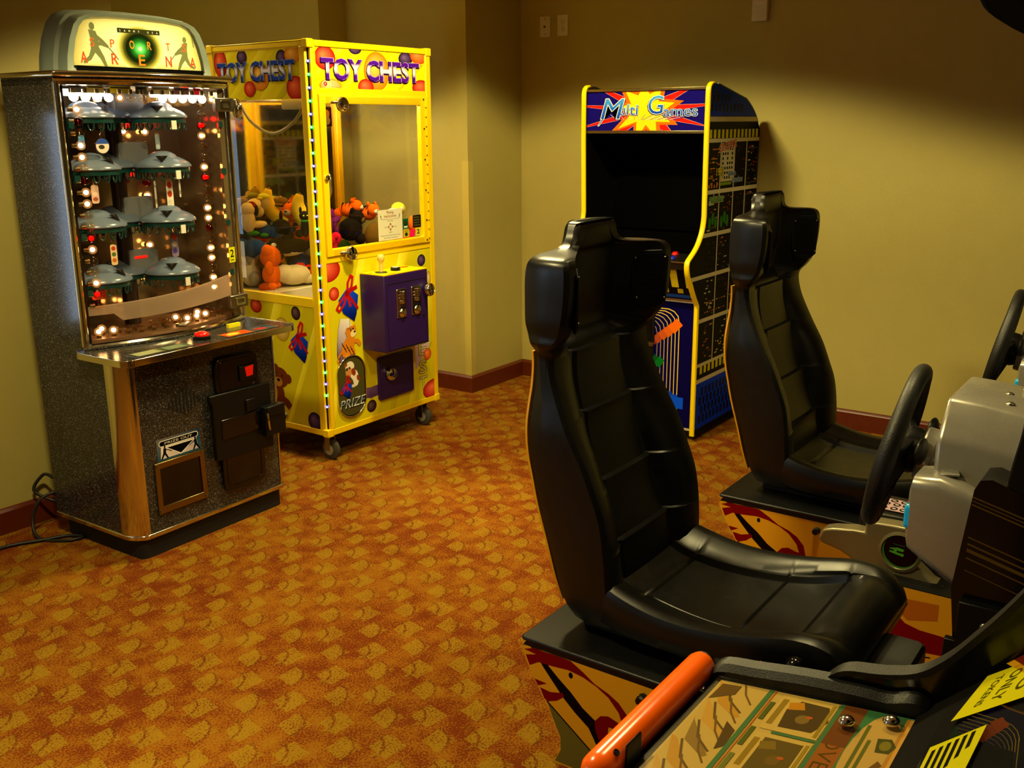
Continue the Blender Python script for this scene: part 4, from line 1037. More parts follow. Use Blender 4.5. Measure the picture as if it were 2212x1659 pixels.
# ================================================================== soft toys in the crane machine
def fur(name, col, r=.95):
    return pmat(name, col, r, 0, .16, 55, .6, 300, spec=.15)
NOSE = pmat('button_black', '#0c0a08', .3)
def toy(name, label, x, y, z, rz, body, feats=(), tilt=(0, 0), group='soft toys piled in the crane machine'):
    """body: (material, [ellipsoids]); feats: (part name, material, [ellipsoids]); an ellipsoid is (cx,cy,cz, rx,ry,rz[, rot])"""
    t = thing(name, label, 'soft toy', (x, y, z), radians(rz), group); t.rotation_euler = (radians(tilt[0]), radians(tilt[1]), radians(rz))
    def blob(nm, m, els, par):
        mb = MB()
        for e in els: mb.ball(e[:3], e[3:6], 18, 12, 0, e[6] if len(e) > 6 else None)
        o = mb.build(nm, m, par, sharp=180, recalc=False)
        return o
    b = blob('body', body[0], body[1], t)
    for nm, m, els in feats: blob(nm, m, els, t)
    return t
OR_, OR2 = fur('orange_plush', '#f06a08'), fur('dark_orange_plush', '#c84a10'); WH = fur('white_plush', '#d8ccb0'); BKP = fur('black_plush', '#0d0c0b')
YE, BL, RD, GN = fur('yellow_plush', '#e0c430'), fur('blue_plush', '#123a80'), fur('red_plush', '#b81c10'), fur('green_plush', '#2c7a1c'); LI, PU, PK = fur('lime_plush', '#d0d838'), fur('purple_plush', '#6a1080'), fur('pink_plush', '#d81448'); GR, BN, CR = fur('grey_plush', '#9a948a'), fur('brown_plush', '#6a5018'), fur('cream_plush', '#e8d8b0')
# long-muzzled orange toy leaning on the glass
toy('plush_dog', 'bright orange plush dog with big muzzle and black eye patch, near the side glass', 3.295, 3.80, .862, 205,
    (OR_, [(0, 0, .0, .050, .045, .055), (0, .0, .085, .052, .05, .056, (0, 20, 0)), (-.065, 0, .078, .05, .042, .034, (0, -25, 0)), (-.055, .0, .02, .05, .022, .02, (0, -12, 0)), (.045, .01, .035, .02, .02, .035), (.03, .01, -.055, .022, .026, .02), (-.02, .01, -.055, .022, .026, .02)]),
    [('eye_patch', NOSE, [(-.055, .036, .078, .015, .010, .014)]), ('ear', OR_, [(.035, .0, .115, .022, .03, .035)])])
toy('plush_puppy', 'shaggy white plush animal lying behind the chute, right of the orange dog', 3.41, 3.765, .848, 160,
    (WH, [(0, 0, 0, .09, .055, .05), (.05, 0, .01, .055, .05, .045), (-.07, 0, -.02, .045, .04, .03)]), [('paw', WH, [(-.11, .01, -.03, .022, .02, .018)]), ('nose', NOSE, [(.105, .0, .0, .008, .008, .007)])])
toy('plush_puppy', 'grey and white plush dog lying head down at the lower left of the heap', 3.262, 3.915, .862, 30,
    (WH, [(0, 0, 0, .045, .05, .065), (.0, .0, .07, .042, .042, .042), (.03, .0, -.03, .035, .035, .035)]), [('ear', GR, [(-.03, -.01, .085, .018, .02, .04), (.03, -.01, .085, .018, .02, .04)]), ('patch', GR, [(-.03, -.03, -.02, .03, .03, .035)])])
toy('plush_puppy', 'dark orange plush toy with an oval paper tag, at the foot of the heap', 3.30, 3.905-.08, .80, 190,
    (OR2, [(0, 0, 0, .065, .038, .022), (-.055, 0, .004, .03, .032, .026), (.05, .01, .002, .03, .03, .022)]), [('paper_tag', pmat('swing_tag', '#6a5a2c', .5), [(.045, .032, .006, .016, .004, .022)])])
for i, (x, y, z, rz, tl, lb) in enumerate(((3.42, 3.80, .985, 150, (0, -12), 'black and white plush orca lying across the heap with its white tail to the left'), (3.44, 3.87, 1.075, 60, (8, -74), 'upright black and white plush orca, fin up in the middle of the heap'))):
    L_ = [(0, 0, 0, .105, .042, .042), (.085, 0, -.004, .04, .036, .034), (-.10, 0, .006, .045, .022, .02)]
    toy('plush_orca', lb, x, y, z, rz, (BKP, L_+[(.0, 0, .052, .022, .008, .034, (0, -25, 0)), (-.145, .02, .01, .026, .03, .007), (-.145, -.02, .01, .026, .03, .007), (.03, .05, -.02, .03, .03, .008), (.03, -.05, -.02, .03, .03, .008)]),
        [('belly', WH, [(.01, 0, -.014, .095, .036, .034)]), ('eye_patch', WH, [(.082, .028, .014, .014, .010, .012), (.082, -.028, .014, .014, .010, .012)])])
def banana(lb, x, y, z, rz, m, tl, s=1):
    t = thing('plush_banana', lb, 'soft toy', (x, y, z), 0, 'soft toys piled in the crane machine'); t.rotation_euler = (radians(tl[0]), radians(tl[1]), radians(rz))
    mb = MB(); pts = [(-.105*s, 0, .045*s), (-.07*s, 0, .015*s), (-.02*s, 0, 0), (.03*s, 0, .002*s), (.08*s, 0, .02*s), (.115*s, 0, .055*s)]
    P = crom(pts, 5); n = len(P); mb.tube(P, [.006+.034*s*sin(pi*min(1, max(0, (i+1.2)/(n+1.5))))**.6 for i in range(n)], 14); mb.build('body', m, t, sharp=180, recalc=False)
    q = MB(); q.ball(pts[-1], .009); q.build('stalk', BN, t, sharp=180)
    return t
banana('yellow curved plush banana pointing up in the middle of the heap', 3.435, 3.93, 1.155, 130, YE, (0, -60), .85)
banana('large yellow curved plush leaning on the corner post', 3.52, 3.79, 1.11, 140, YE, (0, -58), 1.0)
toy('plush_penguin', 'white plush bird with a maroon striped side, at the top left of the heap', 3.315, 3.93, 1.185, 200, (WH, [(0, 0, 0, .062, .036, .032, (0, 22, 0)), (-.05, 0, -.03, .03, .03, .028)]), [('stripe', fur('maroon_plush', '#7a1424'), [(.045, .012, .004, .034, .030, .018, (0, 30, 0))])])
toy('plush_bird', 'pale plush bird with a lime head, behind the yellow banana', 3.405, 3.945, 1.195, 200, (WH, [(0, 0, 0, .032, .03, .042), (-.02, 0, -.03, .03, .03, .03)]), [('cap', LI, [(0, 0, .032, .034, .032, .018)]), ('beak', YE, [(.045, 0, .026, .025, .012, .008)])])
toy('plush_puppy', 'pale cream plush puppy with one black ear and green feet', 3.262, 3.905, 1.12, 160, (CR, [(0, 0, 0, .034, .036, .058), (.0, 0, .055, .036, .036, .034), (-.05, 0, -.02, .045, .018, .018)]), [('ear', BKP, [(-.038, .012, .05, .012, .014, .028)]), ('feet', GN, [(-.02, .0, -.062, .03, .03, .014)])])
toy('plush_fish', 'dark blue round plush fish beside the cream puppy', 3.35, 3.90, 1.065, 140, (BL, [(0, 0, 0, .042, .032, .040), (-.045, 0, -.01, .024, .012, .030)]), [('fin', GN, [(.0, .028, -.02, .022, .010, .012)])])
toy('plush_fish', 'blue and yellow striped plush fish at the foot of the banana', 3.43, 3.835, 1.05, 140, (fur('teal_plush', '#2c5a8a'), [(0, 0, 0, .040, .026, .036), (.038, 0, .0, .018, .01, .026)]), [('stripe', YE, [(-.012, .0, 0, .008, .0275, .034), (.016, 0, 0, .006, .024, .028)])])
toy('plush_fish', 'large blue plush fish low on the left behind the orange dog', 3.265, 3.88, .985, 150, (BL, [(0, 0, 0, .06, .045, .048), (.055, 0, .01, .03, .03, .045)]), [('belly', GR, [(-.02, .0, -.028, .04, .036, .026)])])
def tigr(lb, x, y, z, rz, s=1):
    toy('plush_tiger', lb, x, y, z, rz, (OR_, [(0, 0, 0, .055*s, .04*s, .04*s), (.05*s, 0, .025*s, .036*s, .036*s, .036*s), (.035*s, .026*s, .058*s, .012*s, .008*s, .014*s), (.035*s, -.026*s, .058*s, .012*s, .008*s, .014*s), (-.06*s, 0, -.02*s, .03*s, .03*s, .03*s)]),
        [('stripes', BKP, [(k*.022*s-.03*s, 0, .010*s, .004*s, .036*s, .034*s) for k in range(4)]+[(.05*s, 0, .052*s, .02*s, .005*s, .012*s)]), ('muzzle', WH, [(.080*s, 0, .016*s, .014*s, .02*s, .015*s)]), ('nose', NOSE, [(.094*s, 0, .022*s, .005*s, .007*s, .005*s)])])
tigr('orange striped plush tiger behind the tall orca', 3.555, 3.89, 1.13, 200, 1.05)
tigr('orange striped plush tiger lying under the other tiger, behind the orca', 3.57, 3.90, 1.03, 150, 1.0)
toy('plush_crab', 'red plush crab lying right of the shaggy white toy', 3.50, 3.745, .85, 150, (RD, [(0, 0, 0, .055, .045, .04), (.05, .0, .03, .03, .02, .024), (-.05, .0, .03, .03, .02, .024)]), [('eye', NOSE, [(-.015, .038, .028, .007, .007, .008), (.015, .038, .028, .007, .007, .008)])])
toy('plush_cat', 'small black plush cat with pointed ears and a green collar, against the corner', 3.44, 3.70, 1.085, 150, (BKP, [(0, 0, 0, .022, .02, .05), (0, 0, .055, .026, .024, .024), (-.018, 0, .082, .007, .006, .018), (.018, 0, .082, .007, .006, .018), (.03, 0, -.03, .02, .02, .02)]), [('collar', GN, [(0, 0, .03, .022, .021, .008)]), ('eye', LI, [(-.009, .022, .058, .004, .004, .004), (.009, .022, .058, .004, .004, .004)])])
toy('plush_hat', 'brown plush cap at the back of the heap below the mirror', 3.50, 3.93, 1.195, 20, (BN, [(0, 0, 0, .042, .038, .026), (-.04, 0, -.012, .03, .034, .008)]), [('button', CR, [(0, 0, .026, .006, .006, .004)])])
# right-hand part of the heap, seen through the door
toy('plush_star', 'purple plush starfish standing behind the clear chute wall', 3.66, 3.735, 1.085, 10, (PU, [(0, 0, 0, .036, .02, .034)]+[(.042*cos(radians(90+72*k)), 0, .042*sin(radians(90+72*k)), .032, .015, .016, (0, -(90+72*k), 0)) for k in range(5)]), [('eye', NOSE, [(-.012, -.02, .008, .005, .004, .006), (.012, -.02, .008, .005, .004, .006)])])
toy('plush_heart', 'hot pink plush heart below the purple starfish', 3.645, 3.72, .985, 10, (PK, [(-.024, 0, .02, .036, .026, .034, (0, 30, 0)), (.024, 0, .02, .036, .026, .034, (0, -30, 0)), (0, 0, -.022, .024, .022, .034)]), [('ribbon', RD, [(0, -.022, .03, .014, .008, .010)])])
toy('plush_bear', 'big black plush bear lying behind the chute wall', 3.80, 3.745, 1.04, 15, (BKP, [(0, 0, 0, .085, .055, .060), (.05, -.01, .055, .045, .042, .042), (.028, -.0, .095, .015, .012, .015), (.075, 0, .092, .015, .012, .015), (-.075, -.01, .02, .03, .03, .035), (.03, -.04, -.05, .03, .03, .03)]), [('muzzle', BN, [(.055, -.045, .045, .02, .016, .016)]), ('nose', NOSE, [(.055, -.06, .05, .007, .005, .005)])])
tigr('orange striped plush tiger left of two at the top of the right heap', 3.845, 3.80, 1.135, -60, .9)
tigr('orange striped plush tiger right of two at the top of the right heap', 3.915, 3.72, 1.115, -100, .9)
toy('plush_chick', 'yellow round plush chick beside the purple starfish', 3.56, 3.72, 1.12, 0, (YE, [(0, 0, 0, .04, .036, .04), (0, -.01, .04, .028, .026, .026)]), [('beak', OR_, [(0, -.038, .038, .008, .012, .006)]), ('eye', NOSE, [(-.012, -.032, .048, .004, .004, .004), (.012, -.032, .048, .004, .004, .004)])])
toy('plush_chick', 'white plush bird with an orange beak near the corner post', 3.66, 3.86, 1.135, 0, (WH, [(0, 0, 0, .05, .04, .045), (-.01, -.01, .045, .03, .03, .028)]), [('beak', OR_, [(-.01, -.045, .042, .012, .014, .008)])])
toy('plush_snake', 'yellow striped brown plush snake coiled at the foot of the black bear', 3.80, 3.66, .905, 0, (BN, [(0, 0, 0, .09, .04, .035), (.06, .01, .02, .05, .035, .03), (-.06, .0, .01, .04, .035, .03)]), [('stripe', YE, [(-.03, -.036, .012, .05, .006, .008, (0, 25, 0)), (.03, -.036, .0, .05, .006, .008, (0, 25, 0))])])
toy('plush_dragon', 'red plush dragon with a white edged wing, behind the instruction sheet', 3.845, 3.47, 1.075, 20, (RD, [(0, 0, 0, .045, .04, .055), (.0, 0, .04, .06, .035, .030, (0, 22, 0)), (.035, 0, -.045, .03, .03, .045)]), [('wing_edge', WH, [(-.018, .010, .068, .045, .030, .012, (0, -14, 0))]), ('claw_foot', BL, [(.045, -.035, -.01, .018, .014, .012)])])
toy('plush_ball', 'lime green round plush toy with a stitched white eye, top right of the heap', 3.905, 3.50, 1.150, 20, (LI, [(0, 0, 0, .045, .036, .034)]), [('eye', WH, [(-.024, -.030, .002, .010, .008, .011)])])
toy('plush_ball', 'orange round plush toy half hidden by the black door sticker', 3.925, 3.415, 1.075, 0, (OR_, [(0, 0, 0, .034, .03, .045)]), [('eye', NOSE, [(-.01, -.03, .012, .005, .004, .006)])])
toy('plush_crab', 'deep red plush toy at the bottom right behind the price stickers', 3.90, 3.45, .985, 10, (RD, [(0, 0, 0, .05, .045, .045), (-.06, 0, -.01, .04, .04, .03)]), [('eye', NOSE, [(-.015, -.043, .015, .006, .005, .007), (.015, -.043, .015, .006, .005, .007)])])
toy('plush_crab', 'dull red plush toy low behind the instruction sheet', 3.72, 3.50, .86, 10, (fur('dull_red_plush', '#8a2010'), [(0, 0, 0, .06, .05, .05), (.07, 0, .01, .05, .05, .06)]), [('eye', NOSE, [(-.015, -.048, .015, .006, .005, .007)])])
# toys under the visible ones that carry the heap
for i, (x, y, z, m, lb) in enumerate(((3.52, 3.85, .87, BL, 'blue plush ball deep in the heap under the tigers'), (3.62, 3.80, .88, OR2, 'dark orange plush ball under the purple starfish'), (3.85, 3.86, .90, GN, 'green plush ball deep at the back right of the heap'), (3.38, 3.915, .93, YE, 'yellow plush ball under the blue fish'), (3.90, 3.60, .87, YE, 'yellow plush ball low at the right side of the heap'), (3.70, 3.90, .90, GR, 'grey plush ball deep at the back of the heap'), (3.90, 3.66, 1.0, BN, 'brown plush ball under the right tiger'))):
    toy('plush_ball', lb, x, y, z, 30*i, (m, [(0, 0, 0, .062, .058, .075)]), [('eye', NOSE, [(0, -.056, .02, .006, .006, .007)])])
# ================================================================== upright multi-game cabinet
MG = thing('arcade_cabinet', 'upright arcade cabinet with yellow edges and a Multi Games marquee, against the right wall', 'arcade machine', (4.49, 2.052, 0))
MW = .70
def bez(p0, p1, p2, n=6): return [((1-t)**2*p0[0]+2*t*(1-t)*p1[0]+t*t*p2[0], (1-t)**2*p0[1]+2*t*(1-t)*p1[1]+t*t*p2[1]) for t in [i/n for i in range(n+1)]]
front = [(-.030, .03), (-.034, .70)]+bez((-.045, .715), (-.085, .76), (-.125, .83), 4)+bez((-.150, .86), (-.175, .92), (-.150, .935), 4)+bez((-.09, .97), (.000, 1.03), (.010, 1.13), 8)+[(.000, 1.50)]+bez((.000, 1.70), (-.004, 1.752), (.045, 1.752), 6)
back = [(.09, 1.748), (.345, 1.70)]+bez((.43, 1.685), (.56, 1.63), (.600, 1.565), 6)+[(.625, 1.54), (.625, 0.03)]
PROF = front+back
SIDE = pmat('side_black', '#0a0a0a', .35, 0, .1)
def side_art(mb, y, N, mirror):
    # u runs along +x; lettering must read left to right from outside the panel
    if not mirror: A = Art(mb, (0, y, 0), (1, 0, 0), (0, 0, 1), (0, N, 0), 0)
    else: A = Art(mb, (.625, y, 0), (-1, 0, 0), (0, 0, 1), (0, N, 0), 0)
    g = (lambda x: x) if not mirror else (lambda x: .625-x)
    ins = lambda k: [((x+.292)*k-.292 if False else x, z) for x, z in PROF]
    P0 = [(g(x), z) for x, z in PROF]
    def clipz(z0, z1, col, L):
        P = clip_half(clip_half(P0, 1, z0, False), 1, z1, True)
        if len(P) >= 3: A.poly(P, col, L)
    BLU, DKB, WHT, YLW, BK = '#0038ff', '#100c10', '#d4cfb4', '#d8d414', '#0c0a0a'
    clipz(.03, 1.76, BK, 0)
    clipz(1.60, 1.76, BLU, 1); clipz(.06, .30, BLU, 1)
    def inside(x, z):
        top = 1.745 if x < .09 else 1.748-(x-.09)*.19 if x < .345 else 1.70-(x-.345)**1.5*1.05
        return -.02 < x < .62 and z < top-.012
    for r in range(4):
        for c in range(16):
            x = .015+c*.044+(.022 if r % 2 else 0); z = 1.622+r*.042
            if inside(x+.02, z+.04) and inside(x, z+.04): A.rect(min(g(x), g(x+.022)), z, max(g(x), g(x+.022)), z+.038, DKB, 2)
            z = .085+r*.048
            if x < .60: A.rect(min(g(x), g(x+.022)), z, max(g(x), g(x+.022)), z+.042, DKB, 2)
    clipz(1.575, 1.598, WHT, 2); clipz(.30, .322, WHT, 2); clipz(1.478, 1.496, WHT, 2); clipz(.385, .402, WHT, 2)
    for c in range(13):
        x = .01+c*.047; a, b = sorted((g(x), g(min(.622, x+.027))))
        A.rect(a, 1.498, b, 1.538, YLW, 2); A.rect(a, .345, b, .385, YLW, 2)
    zz = [1.478, 1.245, 1.04, .84, .62, .402]
    for z in zz[1:-1]: clipz(z-.010, z+.010, WHT, 2)
    xs = [.012, .150, .315, .465, .622]
    for x in xs[1:-1]: A.rect(g(x)-.005, .402, g(x)+.005, 1.478, WHT, 2)
    rnd = random.Random(4)
    # little blocky game pictures
    def cell(i, j):
        a, b = sorted((g(xs[i]+.008), g(xs[i+1]-.008))); return a, zz[j+1]+.014, b, zz[j]-.014
    pal = [('#b0641c', '#6a3410', '#d89a30'), ('#cfcab0', '#cfcab0', '#c8a818'), ('#3a2c1c', '#2a2018', '#5a2818'), ('#8a3a1c', '#3a5a6a', '#c8c0a0')]
    for j in range(5):
        for i in range(4):
            a, z0, b, z1 = cell(i, j); p = pal[(i+j*3) % 4]
            if j == 0 and i == 1:
                A.rect(a, z0+.03, b, z1-.01, '#c8c3aa', 3)
                for r in range(7):
                    for c in range(5):
                        if (r*5+c*3) % 11 in (1, 7): continue
                        x = a+.010+c*(b-a-.012)/5; z = z0+.042+r*.023
                        A.rect(x, z, x+(b-a)/5*.55, z+.013, BK, 4)
                A.rect(a+.01, z0+.034, a+.024, z0+.052, '#d8b010', 5); A.rect(b-.04, z0+.034, b-.026, z0+.052, '#d8b010', 5)
                A.rect(a, z0+.012, b-.02, z0+.026, '#7a9a14', 3)
                continue
            for k in range(14 if j else 20):
                x = a+(b-a-.02)*rnd.random(); z = z0+(z1-z0-.01)*rnd.random()
                A.rect(x, z, min(b, x+.006+.03*rnd.random()), z+.004+.004*rnd.random(), p[k % 3] if i != 2 else ('#2c2620' if k % 3 else '#54301c'), 3)
            if i == 0 and j == 0:
                for k in range(4): A.rect(a+k*.03, z0+.004, a+.014+k*.03, z0+.02+.01*(k % 2), '#c87a28', 4); A.rect(a+.01*k, z0+.05+.045*k, a+.05+.02*k, z0+.055+.045*k, '#c8801c', 4)
            if j == 1 and i < 2:
                for k in range(3): A.ell(a+.03+.035*k, z0+.04+.02*(k % 2), .016, .03, '#2c7a1c', 4)
            if i == 3:
                A.line([(a+.006, z0+.01), (b-.006, z0+.01), (b-.006, z1-.02), (a+.006, z1-.02)], .002, '#8a8470', 4, True); A.rect(a+.02, z1-.015, a+.05, z1-.009, '#a83c1c', 4); A.rect(a+.055, z1-.015, a+.08, z1-.009, '#d0c8a0', 4)
            if j == 3 and i < 3:
                for k in range(8): A.rect(a+.01+.03*(k % 4), z0+.02+.05*(k//4), a+.026+.03*(k % 4), z0+.026+.05*(k//4), ('#b86a28', '#c8b8a0', '#7a3a6a')[k % 3], 4)
    def logo(s, x, z, h, w, c, o, rot=0, L=6):
        xx = x if not mirror else .625-x-w
        A.text(s, xx, z, h, o, L, w=w, off=.07, rot=rot); A.text(s, xx, z, h, c, L+1, w=w, off=.02, rot=rot)
    logo('CENTIPEDE', .130, 1.432, .034, .20, '#c03c2c', '#e0d0b8', 7)
    logo('1942', .105, 1.320, .036, .085, '#d8cc14', '#2c2808', 2)
    logo('space', .245, 1.316, .024, .09, '#2c5aa8', '#b8c4c8'); logo('invaders', .295, 1.282, .026, .13, '#3a6ab0', '#b8c4c8')
    logo('galaxian', .030, 1.195, .036, .165, '#2c7a1c', '#b8c8a0')
    for k in range(4): A.rect(g(.034 if not mirror else .10), 1.665+k*.016, g(.034 if not mirror else .10)+.05, 1.673+k*.016, '#3c3a34', 3)
for y0, y1, ya, N, mir in ((0, .02, 0, -1, False), (MW-.02, MW, MW, 1, True)):
    mb = MB(); mb.prism(PROF, 'y', y0, y1, 1); side_art(mb, ya, N, mir)
    mb.build('side_panel', [PRINT, SIDE], MG, recalc=False)
    # yellow edge moulding along the whole front profile
    mb = MB(); P = [(x-.001, z) for x, z in front]; rows = []
    for i, (x, z) in enumerate(P):
        a, b = P[max(0, i-1)], P[min(len(P)-1, i+1)]; d = sqrt((b[0]-a[0])**2+(b[1]-a[1])**2); nx, nz = -(b[1]-a[1])/d, (b[0]-a[0])/d
        rows.append([(x+nx*t, y, z+nz*t) for y, t in ((y0-.003, -.004), (y0-.003, .002), (y0+.002, .006), (y1-.002, .006), (y1+.003, .002), (y1+.003, -.004))])
    mb.loft(rows); mb.build('edge_moulding', pmat('yellow_moulding', '#f4d800', .3, 0, .03), MG)
    mb = MB(); P = list(reversed(back[:9])); P = back[:9]
    rows = [[(x, y0-.001, z-.002), (x+.002, y0-.001, z+.004), (x+.002, y1+.001, z+.004), (x, y1+.001, z-.002)] for x, z in P]
    mb.loft(rows); mb.build('rear_moulding', SIDE, MG)
# carcass
mb = MB(); mb.box(.60, .62, .02, MW-.02, .04, 1.55); mb.box(0, .62, .02, MW-.02, .03, .06); mb.prism([(.03, 1.735), (.345, 1.69), (.34, 1.68), (.03, 1.722)], 'y', .02, MW-.02); mb.build('back_box', SIDE, MG)
MB().box(.02, .60, .02, MW-.02, 0, .03).build('plinth', BLACKM, MG)
# marquee
mb = MB(); mb.box(.016, .05, .02, MW-.02, 1.535, 1.722, 1)
A = Art(mb, (.016, MW-.02, 0), (0, -1, 0), (0, 0, 1), (-1, 0, 0), 0, (0.0, MW-.04, 1.535, 1.722))
NV, RD_, WT = '#140a78', '#cc1c14', '#ece4d8'
A.rect(0, 1.53, .66, 1.73, NV); mc = (.33, 1.63)
def star(n, r0, r1, ax, ay, col, L, ph=0, jit=None):
    pts = []
    for k in range(2*n):
        a = ph+pi*k/n; r = (r0 if k % 2 else r1)*(1 if not jit else 1+jit*sin(k*2.7))
        pts.append((mc[0]+r*ax*cos(a), mc[1]+r*ay*sin(a)))
    for k in range(2*n):
        A.poly([mc, pts[k], pts[(k+1) % (2*n)]], col, L)
    return pts
pp = star(11, .11, .40, 1.05, .52, WT, 1, .14, .12); star(11, .106, .392, 1.05, .52, RD_, 2, .14, .12)
star(9, .115, .215, 1.0, .80, '#e86a10', 3, .25, .1); star(9, .085, .165, 1.0, .85, '#f8d818', 4, .25, .1)
for x0, x1 in ((.04, .33), (.31, .62)):
    for k in range(9):
        A.line([(x0+.07+(x1-x0-.04)*k/9, 1.612), (.33+(x0+(x1-x0)*k/9-.33)*.60, 1.585)], .0022, '#b8b4d8' if k % 2 else '#3a2c90', 5)
def mtext(s, u, z, h, w, sh=.12):
    A.text(s, u-.003, z-.003, h, '#181040', 6, w=w+.004, off=.03, shear=sh); A.text(s, u, z, h, '#f0f0f4', 7, w=w, off=.024, shear=sh)
    A.text(s, u, z, h, '#2a6cc8', 8, w=w, off=.0, shear=sh, grad=[(0, '#1040d0'), (.5, '#1c6cf0'), (1, '#48a4ff')])
mtext('M', .082, 1.592, .098, .105, .30); A.poly([(.062, 1.556), (.072, 1.556), (.104, 1.596), (.094, 1.604)], '#f0f0f4', 7); A.poly([(.066, 1.559), (.071, 1.559), (.101, 1.596), (.096, 1.600)], '#1c50b0', 8)
mtext('ulti', .184, 1.610, .052, .105, .08); mtext('G', .345, 1.614, .086, .080, .10); mtext('ames', .432, 1.602, .050, .180, -.02)
mb.build('marquee', [PRINT, SIDE], MG, recalc=False)
mb = MB(); mb.box(.008, .05, .02, MW-.02, 1.722, 1.736); mb.box(.008, .05, .02, MW-.02, 1.520, 1.535); mb.build('marquee_rail', GOLD, MG, bevel=.002)
# dark screen, bezel and control panel
SCR = pmat('dark_screen_glass', '#010101', .6, 0, .02, spec=.01)
mb = MB(); mb.prism([(.04, 1.52), (.30, 1.36), (.16, .985), (-.02, .965), (-.02, .955), (.18, .96), (.33, 1.36), (.06, 1.535)], 'y', .02, MW-.02); mb.build('screen_bezel', pmat('bezel_black', '#020202', .9, 0, .05, spec=.02), MG)
mb = MB(); mb.prism([(.268, 1.325), (.165, 1.04), (.163, 1.041), (.266, 1.326)], 'y', .08, MW-.08); mb.build('screen', SCR, MG)
mb = MB(); mb.prism([(-.148, .925), (.17, .985), (.17, .96), (-.138, .885)], 'y', .02, MW-.02); pn = mb.build('control_panel', pmat('panel_black', '#060606', .45, 0, .1), MG, bevel=.003)
def pz(x): return .925+(x+.148)*.06/.318
for x, y, c in ((-.035, .135, 'red'), (-.10, .120, 'blue'), (-.045, .34, 'red'), (-.10, .355, 'blue'), (-.045, .24, 'red'), (-.10, .255, 'blue')):
    mb = MB(); mb.lathe([(.0165, 0), (.0165, .004), (.013, .006), (.0125, .010), (0, .011)], (x, y, pz(x)), (-.185, 0, .98), 20)
    mb.build('push_button', pmat(c+'_button_lit', '#c81408' if c == 'red' else '#1828a0', .25, emis='#ff2010' if c == 'red' else '#2030ff', es=.12), pn, sharp=60)
mb = MB(); mb.cyl((-.07, .50, pz(-.07)), (-.075, .50, pz(-.07)+.06), .006); mb.ball((-.076, .50, pz(-.07)+.07), .018); mb.build('joystick', BLACKG, pn, sharp=60)
mb = MB(); mb.cyl((-.150, .02, .925), (-.150, MW-.02, .925), .004, seg=8); mb.build('panel_hinge', CHROME, MG)
# striped apron and kick panel art
mb = MB(); mb.prism([(-.138, .92), (-.060, .735), (-.045, .735), (-.12, .92)], 'y', .02, MW-.02, 1)
sl = Vector((-.078, 0, .185)).normalized()
A = Art(mb, (-.060, MW-.02, .735), (0, -1, 0), (-.388, 0, .9217), (-.92, 0, -.388), 0, (0, .66, 0, .20))
A.rect(0, 0, .66, .20, '#0e0a0c')
for k in range(9): A.rect(.012+k*.078, .062, .050+k*.078, .196, '#c8b41c', 1); A.rect(.04+k*.078, .030, .070+k*.078, .055, '#a88c18', 1)
A.rect(0, .004, .66, .022, '#183a90', 1)
mb.build('striped_apron', [PRINT, SIDE], MG, recalc=False)
mb = MB(); mb.box(-.022, 0, .02, MW-.02, .05, .735, 1)
A = Art(mb, (-.022, MW-.02, 0), (0, -1, 0), (0, 0, 1), (-1, 0, 0), 0, (0, .66, .05, .735))
A.rect(0, .05, .66, .74, '#0a0648'); A.rect(0, .708, .66, .724, '#d4cfb4', 1); A.rect(0, .052, .66, .064, '#b8b090', 1)
for k in range(9):
    u = .575-k*.020; c = mix('#e8cc38', '#3a1a6a', k/8); tz = .668-k*.012
    A.line([(.08+.02*k, tz), (u-.06, tz), (u-.03, tz-.010), (u-.008, tz-.032), (u, tz-.065), (u, .13)], .0045, c, 1)
for k in range(6):
    c = mix('#e86a10', '#5a0c2c', k/5); x, z = .555-k*.030, .585-k*.022; s = .040-k*.002
    A.poly([(x-s, z-.006), (x+.006, z+s), (x+s, z+.008), (x-.004, z-s)], c, 8-k)
for k in range(5):
    c = mix('#0c50ff', '#100c70', k/4); x, z = .575-k*.032, .190+k*.012; A.rect(x-.036, z-.030, x+.036, z+.030, c, 8-k)
for k in range(3):
    c = mix('#0c6a24', '#082028', k/2); x, z = .470-k*.028, .390+k*.008; A.poly([(x-.03, z-.012), (x, z+.030), (x+.03, z+.012), (x+.004, z-.030)], c, 8-k)
mb.build('kick_panel', [PRINT, SIDE], MG, recalc=False)
mb = MB(); mb.box(-.030, -.020, .24, .46, .42, .66); cdr = mb.build('coin_door', BLACKP, MG, bevel=.004)
mb = MB(); mb.box(-.036, -.028, .255, .33, .50, .62); mb.build('coin_mechanism', BLACKG, cdr, bevel=.003)
mb = MB(); mb.lathe([(.02, 0), (.024, .006), (.018, .012), (0, .013)], (-.030, .300, .46), (-1, 0, 0), 20); mb.box(-.036, -.028, .24, .30, .468, .488); mb.build('padlock', CHROME, cdr)
